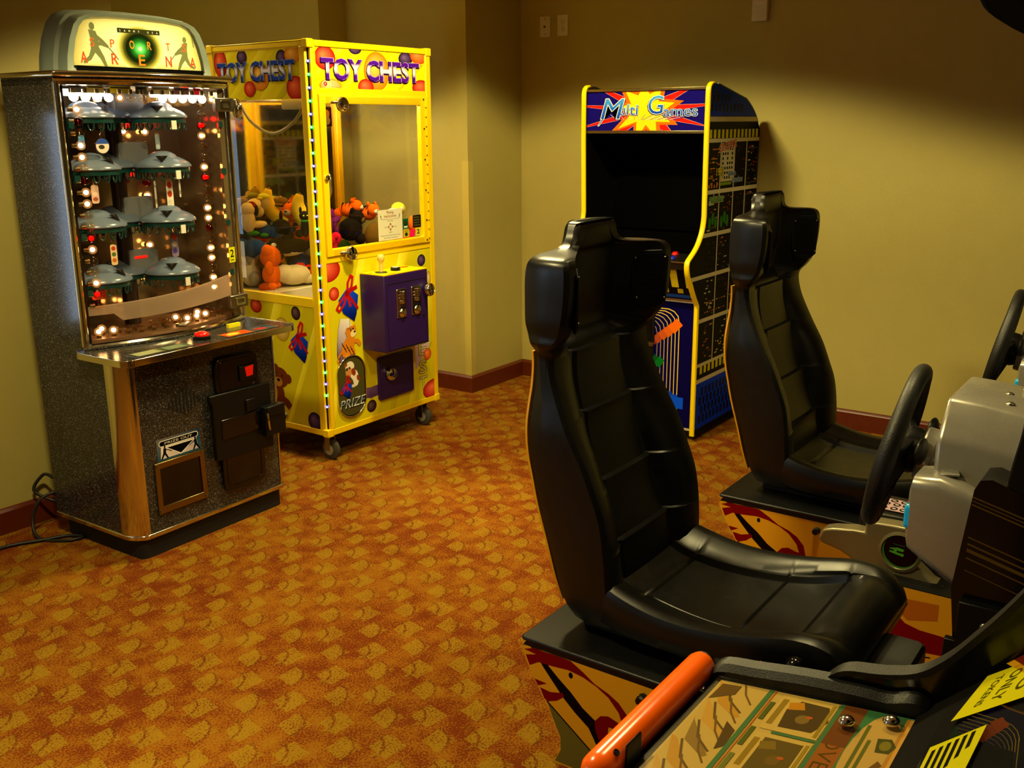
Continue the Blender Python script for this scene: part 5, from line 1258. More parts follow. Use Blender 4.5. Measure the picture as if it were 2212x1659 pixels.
# ================================================================== two sit-down driving games
SEATM = pmat('black_seat_vinyl', '#060606', .34, 0, .12, 30, .10, 700, spec=.45)
SILV = pmat('silver_plastic', '#98948a', .27, .5, .03, 30)
BRNZ = pmat('champagne_plastic', '#7d7358', .3, .5, .05)
def driving_game(label):
    R = thing('driving_game', label, 'driving game', (2.19, 0, 0), 0, 'pair of sit-down driving games')
    # ---------------- platform with printed sides
    bp = [(1.298, .300), (1.300, .285), (1.272, .231), (1.235, .170), (1.200, .11), (1.184, .07), (1.184, .045), (1.195, .02), (1.213, 0), (.62, 0), (.62, .318), (1.278, .318), (1.290, .313)]
    mb = MB(); mb.prism(bp, 'x', -.33, .33, 1)
    for xs, ux, sg in ((-.33, 1.31, -1), (.33, -.6, 1)):
        A = Art(mb, (xs, 1.31, 0), (0, -1, 0), (0, 0, 1), (sg, 0, 0), 0)
        g = lambda P: [(1.31-y, z) for y, z in P]
        clip = [(y, z) for y, z in bp]
        A.poly(g([(y, min(z, .302)) for y, z in bp]), '#e0a01c', 0)
        RDD, BKK = '#7a0606', '#120604'
        A.poly(g([(1.294, .290), (1.266, .301), (1.238, .301), (1.206, .302), (1.221, .302), (1.179, .302), (1.156, .301), (1.121, .283), (1.087, .262), (1.048, .249), (1.02, .234), (.995, .208), (.985, .17), (1.005, .17), (1.011, .186), (1.019, .207), (1.048, .238), (1.081, .256), (1.121, .269), (1.162, .274), (1.211, .269), (1.25, .267), (1.277, .250), (1.289, .276), (1.257, .286)]), RDD, 2)
        A.poly(g([(1.275, .302), (1.25, .302), (1.238, .301), (1.22, .266), (1.191, .242), (1.155, .216), (1.12, .184), (1.08, .16), (1.04, .08), (1.064, .07), (1.102, .135), (1.143, .164), (1.178, .194), (1.211, .23), (1.238, .26), (1.26, .292)]), BKK, 1)
        A.poly(g([(1.262, .217), (1.225, .215), (1.252, .201)]), RDD, 2); A.poly(g([(1.246, .198), (1.214, .195), (1.179, .205), (1.173, .196), (1.196, .177), (1.223, .166), (1.233, .172)]), RDD, 2)
        A.poly(g([(1.085, .161), (1.069, .181), (1.047, .188), (1.019, .18), (1.0, .179), (.98, .15), (.985, .11), (1.0, .10), (1.0, .14), (1.024, .159), (1.046, .159), (1.048, .144), (1.04, .137), (1.056, .103), (1.073, .115), (1.082, .134)]), RDD, 2)
        A.poly(g([(.99, .0), (.92, .03), (.90, .02), (.95, .10), (.985, .10)]), BKK, 1)
        A.poly(g([(1.224, .166), (1.084, .066), (1.129, .005), (1.20, .005), (1.183, .041), (1.184, .078), (1.209, .130)]), '#6e6428', 1); A.line(g([(1.224, .166), (1.084, .066), (1.02, .0)]), .004, BKK, 2)
        A.ell(1.31-1.155, .262, .006, .008, BKK, 3); A.poly(g([(.88, .16), (.84, .19), (.78, .14), (.72, .02), (.80, .06)]), RDD, 2); A.poly(g([(.80, .26), (.74, .22), (.70, .10), (.64, .06), (.72, .24)]), BKK, 1)
    mb.build('platform', [PRINT, BLACKP], R, recalc=False)
    mb = MB(); mb.prism(rrect(-.335, .335, .615, 1.303, .012), 'z', .316, .326); mb.build('platform_top', BLACKP, R, bevel=.004)
    # wide front deck with art on its side
    mb = MB(); mb.box(-.65, -.31, -.6, .70, 0, .30, 1)
    A = Art(mb, (-.65, .70, 0), (0, -1, 0), (0, 0, 1), (-1, 0, 0), 0, (0, .66, .0, .298)); g = lambda P: [(.70-y, z) for y, z in P]
    A.rect(0, 0, .7, .3, '#dc9a1a')
    A.poly(g([(.70, .25), (.655, .26), (.62, .22), (.585, .19), (.545, .18), (.48, .178), (.475, .12), (.53, .115), (.60, .125), (.68, .15), (.72, .2)]), '#7a0808', 2)
    A.poly(g([(.72, .118), (.66, .13), (.61, .14), (.555, .118), (.51, .105), (.58, .095), (.72, .07)]), '#b8a088', 1); A.line(g([(.72, .07), (.60, .092), (.51, .104)]), .004, '#181008', 3)
    A.poly(g([(.64, .262), (.50, .27), (.50, .22), (.58, .20), (.62, .235)]), '#b86414', 1); A.poly(g([(.72, .2), (.66, .17), (.60, .135), (.72, .12)]), '#160a06', 1)
    A.poly(g([(.62, .075), (.575, .055), (.60, .035), (.618, .048)]), '#100806', 3); A.poly(g([(.66, .03), (.44, .05), (.40, 0), (.68, 0)]), '#5a0808', 1)
    A.poly(g([(.36, .22), (.25, .10), (.20, .0), (.30, .0), (.40, .12)]), '#5a0808', 2); A.line(g([(.34, .20), (.20, .0)]), .008, '#d8c8a0', 3); A.poly(g([(.30, .3), (.16, .12), (.10, .0), (.06, .1), (.18, .3)]), '#160a06', 2)
    mb.build('front_deck', [PRINT, BLACKP], R, recalc=False)
    MB().box(-.31, .33, -.6, .62, 0, .05).build('footwell', BLACKM, R, bevel=.004)
    for x, y, z in ((-.337, .953, .275), (-.657, .598, .10)):
        q = MB(); q.lathe([(.010, 0), (.012, .006), (.008, .014), (.012, .018), (.010, .026), (0, .027)], (x+.006, y, z), (-1, 0, 0), 8); q.build('wing_knob', BLACKP, R)
    # ---------------- seat
    S = MB().box(-.20, .20, .62, 1.20, .326, .352).build('seat_rail', BLACKM, R, bevel=.006)
    T = [  # z, rear y, half width, bolster front y, inner half width, centre y
        (.36, 1.225, .235, 1.085, .13, 1.15), (.40, 1.245, .25, 1.088, .13, 1.135), (.46, 1.262, .258, 1.092, .132, 1.122), (.55, 1.285, .262, 1.098, .134, 1.148), (.64, 1.312, .262, 1.112, .132, 1.182),
        (.71, 1.328, .262, 1.138, .13, 1.208), (.78, 1.342, .263, 1.168, .128, 1.232), (.845, 1.346, .262, 1.205, .126, 1.255), (.90, 1.343, .256, 1.232, .124, 1.268), (.95, 1.338, .250, 1.254, .122, 1.282),
        (1.00, 1.336, .247, 1.268, .120, 1.294), (1.035, 1.337, .248, 1.268, .118, 1.304), (1.06, 1.342, .265, 1.250, .118, 1.326), (1.085, 1.350, .264, 1.232, .118, 1.328), (1.115, 1.355, .268, 1.222, .116, 1.322),
        (1.16, 1.356, .268, 1.215, .112, 1.312), (1.21, 1.356, .268, 1.212, .108, 1.308), (1.245, 1.353, .266, 1.214, .104, 1.305), (1.262, 1.348, .258, 1.222, .102, 1.303), (1.270, 1.344, .235, 1.235, .100, 1.300),
        (1.274, 1.342, .17, 1.27, .098, 1.298), (1.282, 1.345, .130, 1.288, .096, 1.296), (1.300, 1.352, .106, 1.290, .092, 1.294), (1.322, 1.354, .095, 1.290, .086, 1.293), (1.334, 1.350, .088, 1.296, .080, 1.298), (1.338, 1.340, .075, 1.305, .066, 1.306)]
    rows = crom(T, 4); led = [.55, .70, .87, 1.02]
    zs = [r[0] for r in rows]
    def at(z):
        for a, b in zip(rows[:-1], rows[1:]):
            if a[0] <= z <= b[0]:
                t = (z-a[0])/((b[0]-a[0]) or 1); return tuple(p+(q-p)*t for p, q in zip(a, b))
        return rows[-1]
    for L in led: rows += [at(L-.004), at(L), at(L+.003)]
    rows.sort(key=lambda r: r[0]); rings = []
    for z, yr, w, yb, wi, yc in rows:
        d = 0
        for a, b in zip([.46]+led[:-1], led):
            if a < z <= b: d = .014*((z-a)/(b-a))**3
        yc -= d; wi = min(wi, w-.012)
        head = z > 1.045
        hw = [(0, yr), (w*.55, yr), (w-.045, yr-.004), (w-.012, yr-.016), (w, yr-.05), (w+.001, yb+.05 if yb+.05 < yr-.055 else (yb+yr)/2), (w-.001, yb+.012), (w-.010, yb+.001), (w-.040, yb+.001)]
        if head: hw += [(wi+(w-.04-wi)*.6, yb+(yc-yb)*.42), (wi+(w-.04-wi)*.2, yb+(yc-yb)*.82), (wi+.006, yc-.002)]
        else: hw += [(wi+(w-.04-wi)*.55, yb+(yc-yb)*.25), (wi+.018, yb+(yc-yb)*.72), (wi+.006, yc+.003)]
        hw += [(wi-.002, yc+(.007 if not head else .001)), (wi-.012, yc-.001), (wi*.6, yc-.002), (0, yc-.003)]
        ring = [(-x, y, z) for x, y in hw]+[(x, y, z) for x, y in hw[-2:0:-1]]
        rings.append(ring)
    mb = MB(); mb.loft(rings); bk = mb.build('backrest', SEATM, R, sharp=34)
    for s in (-1, 1):                 # speaker covers let into the head wings
        p0, p1 = Vector((s*.240, 1.205, 0)), Vector((s*.135, 1.298, 0)); n = Vector((-s*.66, -.75, 0)); u = (p1-p0)
        mb = MB()
        def P(t, z, d): return p0+u*t+n*d+Vector((0, 0, z))
        o = [(.10, 1.105), (.30, 1.085), (.72, 1.10), (.80, 1.14), (.82, 1.215), (.70, 1.245), (.20, 1.245), (.06, 1.225)]
        mb.add([P(t, z, .001) for t, z in o]+[P(t, z, .007) for t, z in o], [tuple(range(7, -1, -1)), tuple(range(8, 16))]+[(i, (i+1) % 8, 8+(i+1) % 8, 8+i) for i in range(8)])
        sp = mb.build('speaker_cover', BLACKP, bk, bevel=.002)
        mb = MB()
        for k in range(26):
            z = 1.108+k*.005
            mb.add([P(t, z+dz, .0085) for dz in (0, .0022) for t in (.16, .72)]+[P(t, z+dz, .006) for dz in (0, .0022) for t in (.16, .72)], [(0, 1, 3, 2), (4, 6, 7, 5), (0, 4, 5, 1), (2, 3, 7, 6), (0, 2, 6, 4), (1, 5, 7, 3)])
        mb.build('grille', BLACKP, sp)
        for t, z in ((.14, 1.225), (.74, 1.225), (.14, 1.115), (.70, 1.118)):
            q = MB(); q.ball(P(t, z, .008), .0035, 8, 6); q.build('screw', STEEL, sp)
    PT = [  # y, bottom z, half width, edge z, inner half width, centre z
        (1.17, .37, .235, .50, .135, .47), (1.13, .36, .25, .492, .135, .452), (1.08, .352, .26, .474, .137, .430), (1.0, .346, .264, .455, .142, .416), (.92, .345, .266, .448, .15, .410), (.84, .346, .266, .452, .158, .411),
        (.76, .35, .264, .464, .166, .421), (.70, .356, .262, .478, .170, .436), (.655, .362, .258, .488, .171, .452), (.62, .366, .254, .490, .170, .470), (.585, .372, .25, .486, .165, .478), (.555, .378, .245, .474, .160, .470), (.53, .384, .238, .452, .155, .450), (.515, .392, .228, .425, .15, .424)]
    rows = crom(PT, 5); rings = []
    for ys in (1.052, .80, .648):
        for d in (-.006, 0, .006):
            q = [r for r in rows if r[0] >= ys+d][-1]; q2 = [r for r in rows if r[0] < ys+d][0]; t = (q[0]-ys-d)/(q[0]-q2[0])
            rows.append((ys+d,)+tuple(a+(b-a)*t for a, b in zip(q[1:], q2[1:])))
        rows = [r for r in rows if not (abs(r[0]-ys) < .0058 and abs(r[0]-ys) > .0005)]
        rows.sort(key=lambda r: -r[0])
    for y, zb, w, ze, wi, zc in rows:
        for ys in (1.052, .80, .648):
            if abs(y-ys) < .0015: zc -= .006
        nose = min(1, max(0, (.66-y)/.06))
        e = lambda a, b: a+(b-a)*nose
        hw = [(0, zb), (w*.6, zb), (w-.03, zb+.004), (w-.008, zb+.02), (w, (zb+ze)/2), (w+.001, ze-.022), (w-.006, ze-.006), (w-.022, ze), (w-.045, e(ze-.004, ze)), (wi+(w-.045-wi)*.5, e(zc+(ze-zc)*.55, zc)), (wi+.022, e(zc+(ze-zc)*.30, zc)), (wi+.009, e(zc+.012, zc)), (wi+.002, e(zc-.006, zc)), (wi-.007, e(zc-.004, zc)), (wi-.012, zc+.001), (wi*.5, zc+.001), (0, zc+.001)]
        rings.append([(-x, y, z) for x, z in hw]+[(x, y, z) for x, z in hw[-2:0:-1]])
    mb = MB(); mb.loft(rings); mb.build('seat_pan', SEATM, R, sharp=40)
    mb = MB()                           # yellow shell behind the seat
    SH = [(z, yr, w) for z, yr, w, *_ in T if .39 < z < 1.04]
    rws = []
    for z, yr, w in crom(SH, 3):
        ww = w-.022
        rws.append([(-ww, yr-.001, z), (-ww, yr+.005, z), (ww, yr+.005, z), (ww, yr-.001, z)])
    mb.loft(rws); mb.build('seat_shell', pmat('yellow_shell', '#d89a08', .35, 0, .05), R, sharp=30)
    mb = MB(); mb.tube([(-.24, .66, .345), (-.30, .63, .39), (-.305, .615, .44)], .006, 8); lv = mb.build('slide_lever', BLACKP, R)
    mb = MB(); mb.ball((-.306, .612, .457), .021, 18, 12); mb.build('lever_ball', BLACKG, lv, sharp=180)
    # boxed step in front of the seat
    mb = MB(); mb.prism(rrect(-.16, .06, .425, .555, .02), 'z', .05, .402); mb.build('pedal_box', BLACKP, R, bevel=.008)
    mb = MB(); mb.prism(rrect(-.152, .052, .433, .547, .018), 'z', .400, .405); mb.build('tread_mat', pmat('grey_tread', '#1c1d1d', .6, 0, .1, 50, .3), R)
    # ---------------- side bracket with round emblem
    k = .934; B = [(.921, .258), (.932, .272), (.92, .304), (.889, .315), (.822, .327), (.787, .326), (.789, .362), (.75, .367), (.707, .369), (.666, .369), (.64, .345), (.623, .252), (.58, .215), (.539, .203), (.532, .19), (.545, .172), (.588, .176), (.65, .17), (.74, .188), (.80, .215), (.86, .245)]
    BB = [(y*k, 1.574-(1.574-z)*k) for y, z in B]
    mb = MB(); mb.prism(BB, 'x', -.585, -.53); br = mb.build('side_bracket', BRNZ, R, bevel=.010, bseg=3)
    ec = (.676*k, 1.574-(1.574-.289)*k)
    mb = MB(); mb.lathe([(.060, 0), (.060, .004), (.052, .007), (.050, .003)], (-.587, *ec), (-1, 0, 0), 36); mb.build('emblem_ring', BRNZ, br, bevel=0)
    mb = MB(); mb.lathe([(.051, 0), (.051, .002), (0, .002)], (-.588, *ec), (-1, 0, 0), 36, 1)
    A = Art(mb, (-.590, *ec), (0, -1, 0), (0, 0, 1), (-1, 0, 0), 0)
    A.poly(circ(0, 0, .0495, 36), '#3c7a24'); A.poly(circ(.002, .003, .0475, 36), '#1c0804', 1)
    A.poly([(-.028, .008), (-.006, .013), (.012, .010), (.008, .002), (-.010, .004), (-.008, -.002), (.012, -.004), (.010, -.012), (-.014, -.008), (-.030, -.004), (-.028, 0), (-.016, 0), (-.018, .005), (-.028, .005)], '#4c9a2c', 2)
    A.line([(-.02, .022), (.012, .020)], .002, '#2c5a1c', 2)
    mb.build('emblem', [PRINT, BLACKG], br, recalc=False)
    mb = MB(); mb.lathe([(.010, 0), (.007, .006), (0, .007)], (-.585, .535*k+.01, 1.574-(1.574-.20)*k), (-1, 0, 0), 12); mb.build('bolt', BLACKP, br)
    # volume box with its printed card
    mb = MB(); mb.box(-.53, -.36, .60, .77, .30, .456); vb = mb.build('coin_box', BLACKP, R, bevel=.006)
    mb = MB(); mb.box(-.50, -.40, .64, .735, .456, .459, 1); A = Art(mb, (-.50, .64, .459), (1, 0, 0), (0, 1, 0), (0, 0, 1), 0)
    A.rect(0, 0, .10, .095, '#a88a94')
    for x, y in ((.02, .075), (.02, .045), (.02, .018), (.055, .075), (.055, .045), (.055, .018), (.085, .06), (.085, .03)): A.ell(x, y, .013, .011, '#141010', 1); A.ell(x, y, .004, .006, '#c8b8c0', 2)
    mb.build('shift_card', [PRINT, BLACKP], vb, recalc=False)
    mb = MB(); mb.tube([(-.42, .66, .459), (-.408, .648, .505)], .004, 8); mb.build('red_rod', pmat('red_rod', '#a01c10', .4), vb)
    # ---------------- steering wheel
    wc = Vector((0, .522, .885)); ax = Vector((-.10, cos(radians(12)), sin(radians(12)))).normalized(); rt = Vector((cos(radians(5.8)), .10, 0)).normalized(); up = rt.cross(ax).normalized()
    mb = MB(); n = 40
    mb.tube([wc+(rt*cos(2*pi*i/n)+up*sin(2*pi*i/n))*(.168+(.002*cos(12*pi*i/n))) for i in range(n)], [.0185+.0025*max(0, cos(2*(2*pi*i/n)))*1 for i in range(n)], 14, closed=True)
    wh = mb.build('steering_wheel', pmat('wheel_rubber', '#131314', .5, 0, .1, 40, .3), R, sharp=180)
    mb = MB()
    for a in (0, 180, 270):
        d = rt*cos(radians(a))+up*sin(radians(a)); t = ax.cross(d)
        rows = []
        for q, w, h in ((.03, .036, .012), (.09, .028, .009), (.155, .022, .007)):
            c = wc-ax*(.030*(1-q/.16))+d*q; rows.append([c+t*w+ax*h, c-t*w+ax*h, c-t*w-ax*h, c+t*w-ax*h])
        mb.loft(rows)
    mb.build('spokes', BLACKP, wh, bevel=.003)
    mb = MB(); mb.lathe([(0, .015), (.035, .012), (.052, .0), (.052, -.02), (.046, -.034), (.03, -.036)], wc-ax*.018, ax, 28); mb.build('wheel_hub', BLACKP, wh)
    for s in (-1, 1):
        mb = MB(); c = wc-ax*.055+rt*s*.085+up*.03; mb.ball(c, (.045, .010, .028), 14, 8); mb.build('shift_paddle', BLACKP, wh)
    mb = MB(); mb.lathe([(.0, -.05), (.056, -.05), (.060, -.054), (.060, -.075), (.056, -.078), (.056, -.15), (.07, -.15)], wc, ax, 32); mb.build('column_collar', SILV, R, bevel=0)
    # ---------------- silver steering console
    xz = [(-.165, .775), (-.175, .80), (-.175, .955), (-.165, .972), (-.115, 1.028), (-.105, 1.034), (.105, 1.034), (.115, 1.028), (.165, .972), (.175, .955), (.175, .80), (.165, .775)]
    mb = MB()
    def sect(y, s, dz): return [(x*s, y, .90+(z-.90)*s+dz) for x, z in xz]
    mb.loft([sect(.408, .97, 0), sect(.402, 1.0, 0), sect(.34, 1.0, -.003), sect(.26, 1.0, -.014)])
    si = mb.build('steering_console', SILV, R, bevel=.007, bseg=3)
    mb = MB()
    lb = []
    for y, x0, x1, z0, z1, r in ((.436, -.228, -.150, .76, .878, .02), (.430, -.240, -.135, .745, .898, .022), (.38, -.248, -.125, .715, .905, .024), (.335, -.250, -.12, .69, .892, .024), (.30, -.25, -.12, .70, .88, .024)):
        lb.append([(x, y, z) for x, z in rrect(x0, x1, z0, z1, r, 5)])
    mb.loft(lb); lo = mb.build('shifter_housing', SILV, R, sharp=50)
    mb = MB(); mb.prism([(-.214, .385), (-.165, .39), (-.172, .36), (-.20, .352)], 'z', .903, .907); mb.build('arrow_mark', SILV, lo, bevel=.001)
    mb = MB(); mb.prism(rrect(-.240, -.212, .790, .840, .010), 'y', .420, .440); mb.build('view_button', pmat('cyan_button', '#0c8ab0', .25, emis='#10a8d8', es=.18), lo, bevel=.004)
    for x, y in ((.02, .315), (.075, .29), (-.06, .30)):
        q = MB(); q.ball((x, y, 1.025), (.010, .010, .006), 12, 8); q.build('bolt', STEEL, si)
    # ---------------- black screen cabinet
    cs = [(.318, .56), (.335, .70), (.314, .905), (.305, .925), (.285, .930), (.20, .90), (.18, 1.55), (-.6, 1.55), (-.6, .05), (.20, .05), (.22, .56)]
    mb = MB(); mb.prism(cs, 'x', -.262, .262, 1)
    A = Art(mb, (-.262, .34, 0), (0, -1, 0), (0, 0, 1), (-1, 0, 0), 0)
    for z, w in ((.893, .003), (.886, .002), (.878, .003), (.812, .003), (.798, .004), (.784, .007), (.770, .003), (.745, .002)):
        A.poly([(.025, z-.004), (.025, z-.004+w), (.14, z-.034+w), (.14, z-.034)], '#5a4214', 1)
    mb.build('screen_cabinet', [PRINT, BLACKG], R, recalc=False)
    mb = MB(); mb.prism([(.262, .925), (.235, 1.12), (.20, 1.12), (.22, .90)], 'x', -.262, .262); mb.build('screen_hood', BLACKP, R, bevel=.004)
    mb = MB(); mb.box(-.285, -.262, .235, .315, .565, .685); mb.box(-.280, -.262, .285, .335, .520, .60); fb = mb.build('frame_bracket', BLACKP, R, bevel=.002)
    q = MB(); q.ball((-.287, .265, .645), (.004, .009, .009), 12, 8); q.build('bolt', STEEL, fb)
    return R
DG1 = driving_game('near black racing seat driving game with a yellow side panel, beside the orange gun tube')
DG2 = copy_tree(DG1); DG2.location = (3.39, 0, 0); DG2['label'] = 'far black racing seat driving game, next to the right wall and the multi-game cabinet'
# ================================================================== shooting game beside the camera
HG = thing('shooting_game', 'black shooting game cabinet with a picture covered control panel, nearest the camera', 'arcade machine', (.70, 0, 0))
HB1 = pmat('textured_black', '#080808', .42, 0, .15, 40, .25, 800, spec=.35)
# side panels with the swept inner edge
edge = crom([(.330, .89), (.312, .920), (.288, .942), (.245, .952), (.208, .966), (.181, .990), (.157, 1.022), (.118, 1.082), (.04, 1.22), (-.03, 1.34), (-.06, 1.45), (-.04, 1.555), (.06, 1.618), (.150, 1.640), (.200, 1.664), (.218, 1.688), (.228, 1.74)], 4)
prof = [(.33, 0), (.33, .80), (.36, .86), (.345, .90)]+edge+[(.235, 1.98), (-.55, 1.98), (-.55, 0)]
for x0, x1 in ((-.405, -.385), (.385, .405)):
    mb = MB(); mb.prism(prof, 'x', x0, x1); sp = mb.build('side_panel', BLACKG, HG)
    mb = MB(); mb.loft([[(x0-.003, y, z), (x0-.003, y+.006, z+.004), (x1+.003, y+.006, z+.004), (x1+.003, y, z)] for y, z in edge]); mb.build('edge_moulding', HB1, sp)
mb = MB(); mb.box(-.385, .385, -.55, .22, 0, .80); mb.build('cabinet_body', BLACKM, HG)
mb = MB(); mb.prism([(.215, 1.70), (.228, 1.74), (.232, 1.97), (-.50, 1.97), (-.50, 1.62), (-.05, 1.62), (.10, 1.635)], 'x', -.385, .385); mb.build('header', BLACKG, HG)
# control panel: tilts up towards the screen
def pz(y): return .890+(.46-y)*.125
mb = MB(); mb.prism([(.445, .80), (.452, .84), (.452, .884), (.444, pz(.444)), (.20, pz(.20)), (.18, .80)], 'x', -.385, .40); cp = mb.build('control_panel', HB1, HG, bevel=.006)
n = Vector((0, .125, 1)).normalized()
mb = MB(); A = Art(mb, (-.385, .437, pz(.437)+.001), (1, 0, 0), Vector((0, -1, .125)).normalized(), n, 0, (0, .748, 0, .236))
# u: 0..0.74 towards the far edge (x), v: 0 at the player's edge, .236 at the screen.  u=.74 is the far edge
A.rect(0, 0, .75, .24, '#d6c48c')
for k in range(16):
    u = .745-.045*k
    A.poly([(u, .0+.004*(k % 3)), (u-.05, .018), (u-.075, .050), (u-.07, .055), (u-.035, .030), (u-.006, .010)], ('#d0a850', '#d8b468', '#9a8458')[k % 3], 1)
    A.line([(u-.006, .016), (u-.04, .030), (u-.062, .052)], .003, '#6a5a40', 2); A.line([(u+.01, .030), (u-.02, .042), (u-.04, .056)], .0025, '#7a6440', 2)
A.poly([(.74, .006), (.70, .004), (.72, .030), (.742, .03)], '#6e5a3a', 2); A.poly([(.60, .056), (.66, .046), (.645, .062), (.61, .064)], '#5c4c34', 2)
TL_ = '#4a8a74'
A.rect(0, .064, .75, .070, TL_, 3); A.rect(0, .0715, .75, .0735, '#c8803c', 3)
for k in range(12): A.rect(.02+.06*k, .075, .062+.06*k, .081, '#5a7038' if k % 3 else '#7a8a50', 3)
for k in range(8):
    u = .662-.092*k
    A.rect(u, .084, u+.084, .150, '#dccb90', 3); A.rect(u+.012, .087, u+.072, .094, '#a08c3c', 4)
    A.poly([(u+.010, .102), (u+.050, .098), (u+.074, .108), (u+.072, .142), (u+.040, .150), (u+.012, .140)] if k != 1 else [(u+.006, .098), (u+.076, .098), (u+.076, .142), (u+.006, .142)], ('#564a38', '#6a6038', '#5a4430')[k % 3], 4)
    A.poly([(u+.050, .100), (u+.066, .096), (u+.072, .112), (u+.056, .118)], ('#d09a2c', '#8a7a3c', '#c8742c')[k % 3], 5); A.ell(u+.035, .122, .010, .008, ('#8a7a50', '#7a6a3c', '#b06a38')[k % 3], 5); A.ell(u+.042, .128, .003, .004, '#c86a3c', 6)
    A.rect(u+.004, .144, u+.078, .148, '#a8983c', 5); A.rect(u-.006, .100, u-.001, .150, TL_, 4)
A.rect(0, .151, .75, .156, TL_, 3); A.rect(0, .156, .75, .182, '#a86a34', 3); A.poly([(.66, .156), (.75, .156), (.75, .182), (.66, .182)], '#7a4c2c', 4)
# the strap line reads from the far edge back towards the camera, its head towards the screen
def rtext(s, u, v, h, w, col, L, off=0): A.text(s, u, v, h, col, L, w=w, off=off, rot=180)
for s_, u in (('ADVENTURES', .700), ('ADVENTURES', .40)):
    pass
mir = lambda a, b: (a, b)
A2 = Art(mb, (.363, .437, pz(.437)+.001), (-1, 0, 0), Vector((0, -1, .125)).normalized(), -n, 0, (0, .748, 0, .236), -.0004, -.00012)
A2.text('ADVENTURES', .045, .160, .018, '#e0a838', 5, w=.235, off=.03); A2.text('ADVENTURES', .045, .160, .018, '#5a4a20', 6, w=.235, off=-.005)
A2.text('BONUS', .33, .160, .018, '#e0a838', 5, w=.13, off=.03); A2.text('BONUS', .33, .160, .018, '#5a4a20', 6, w=.13, off=-.005)
A.poly([(0, .182), (.75, .182), (.75, .24), (0, .24)], ['#6f9a62', '#3c8c78', '#3c7c70', '#7a9a5c'], 3)
for u in (.655, .40, .16):
    A.ell(u, .208, .090, .025, '#d6be88', 4); A.line([(u-.07, .195), (u+.06, .193)], .004, '#6c7a3c', 5); A.line([(u-.06, .202), (u+.03, .201)], .004, '#6c7a3c', 5)
    A.poly([(u+.010, .212), (u+.038, .208), (u+.042, .222), (u+.028, .230), (u+.012, .226)], '#4e5a34', 5); A.ell(u+.026, .219, .010, .006, '#8a8a3c', 6); A.poly([(u-.03, .212), (u-.005, .220), (u-.012, .226), (u-.036, .218)], '#7a5c3c', 5)
A.poly([(.10, .224), (.745, .226), (.745, .24), (.0, .24)], '#c89a50', 4)
mb.build('panel_art', PRINT, cp, recalc=False)
mb = MB(); A = None
pv = MB(); pv.prism([(.440, pz(.440)+.006), (.208, pz(.208)+.006), (.208, pz(.208)+.0075), (.440, pz(.440)+.0075)], 'x', -.383, .362); pv.build('panel_cover', glass_mat('satin_cover', '#f0ead8', .12, 1.3), cp)
for x, y in ((.318, .268), (.338, .225), (-.25, .268), (-.27, .225)):
    q = MB(); q.lathe([(.009, 0), (.0095, .003), (.007, .0065), (.003, .008), (0, .0082)], (x, y, pz(y)+.007), (0, .125, 1), 18); q.build('domed_bolt', CHROME, cp, sharp=60)
# raised lip at the far end of the panel
mb = MB(); lip = crom([(.462, .885), (.446, .908), (.40, .917), (.33, .929), (.27, .936), (.24, .938), (.21, .948), (.195, .942)], 5)
mb.loft([[(.366, y, z-.035), (.368, y, z-.008), (.376, y, z), (.394, y, z+.001), (.402, y, z-.006), (.404, y, z-.04)] for y, z in lip]); mb.build('end_lip', HB1, HG, sharp=40)
# monitor bezel and sloping glass with stickers
mb = MB(); mb.prism([(.205, .80), (.205, pz(.205)+.004), (.185, .945), (-.10, 1.235), (-.12, 1.21), (.15, .80)], 'x', -.385, .385); mb.build('monitor_bezel', pmat('bezel_dark', '#0a0907', .8, 0, .5, 14, spec=.05), HG)
gd = Vector((0, -.70, .714)).normalized(); gn = Vector((0, .714, .70)).normalized(); g0 = Vector((0, .168, .962))
mb = MB(); v = [g0+Vector((x, 0, 0))+gd*t+gn*d for d in (.0, .004) for t in (0, .40) for x in (-.383, .383)]
mb.add(v, [(0, 1, 3, 2), (4, 6, 7, 5), (0, 4, 5, 1), (2, 3, 7, 6), (0, 2, 6, 4), (1, 5, 7, 3)]); gl = mb.build('monitor_glass', glass_mat('monitor_glass', '#ffffff', .0, 1.22), HG)
mb = MB(); A = Art(mb, g0+Vector((.383, 0, 0))+gn*.004, (-1, 0, 0), gd, -gn, 0, None, -.0004, -.00012)
def stick(u0, v0, w, h, rot, fn):
    c, s = cos(radians(rot)), sin(radians(rot))
    class B:
        pass
    T = lambda a, b: (u0+a*c-b*s, v0+a*s+b*c)
    fn(T)
T = lambda a, b: (.010+a*cos(-.30)-b*sin(-.30), .044+a*sin(-.30)+b*cos(-.30))
A.poly([T(0, 0), T(.085, .0), T(.085, .13), T(0, .13)], '#b4ac0e', 0)
def tt(s, a, b, h, w): A.text(s, *T(a, b), h, '#3c3a0a', 1, w=w, off=.02, rot=math.degrees(-.30))
tt('TOKENS', .012, .022, .010, .058); tt('ONLY', .012, .044, .015, .058); tt('NO', .012, .070, .015, .05); tt('QUARTERS', .008, .096, .014, .068)
T = lambda a, b: (.135+a*cos(.0)-b*sin(.0), .006+a*sin(.0)+b*cos(.0))
A.poly([T(0, 0), T(.11, 0), T(.11, .065), T(.01, .07)], '#b4ac0e', 0)
for k in range(6): A.poly([T(.012, .006+k*.0095), T(.10-.011*k, .006+k*.0095), T(.098-.011*k, .011+k*.0095), T(.012, .011+k*.0095)], '#141206', 1)
mb.build('warning_stickers', print_mat('sticker_print', .3), gl, recalc=False)
mb = MB(); A = Art(mb, g0+Vector((-.383, 0, 0))+gn*.004, (1, 0, 0), gd, gn, 0, (0, .766, 0, .4))
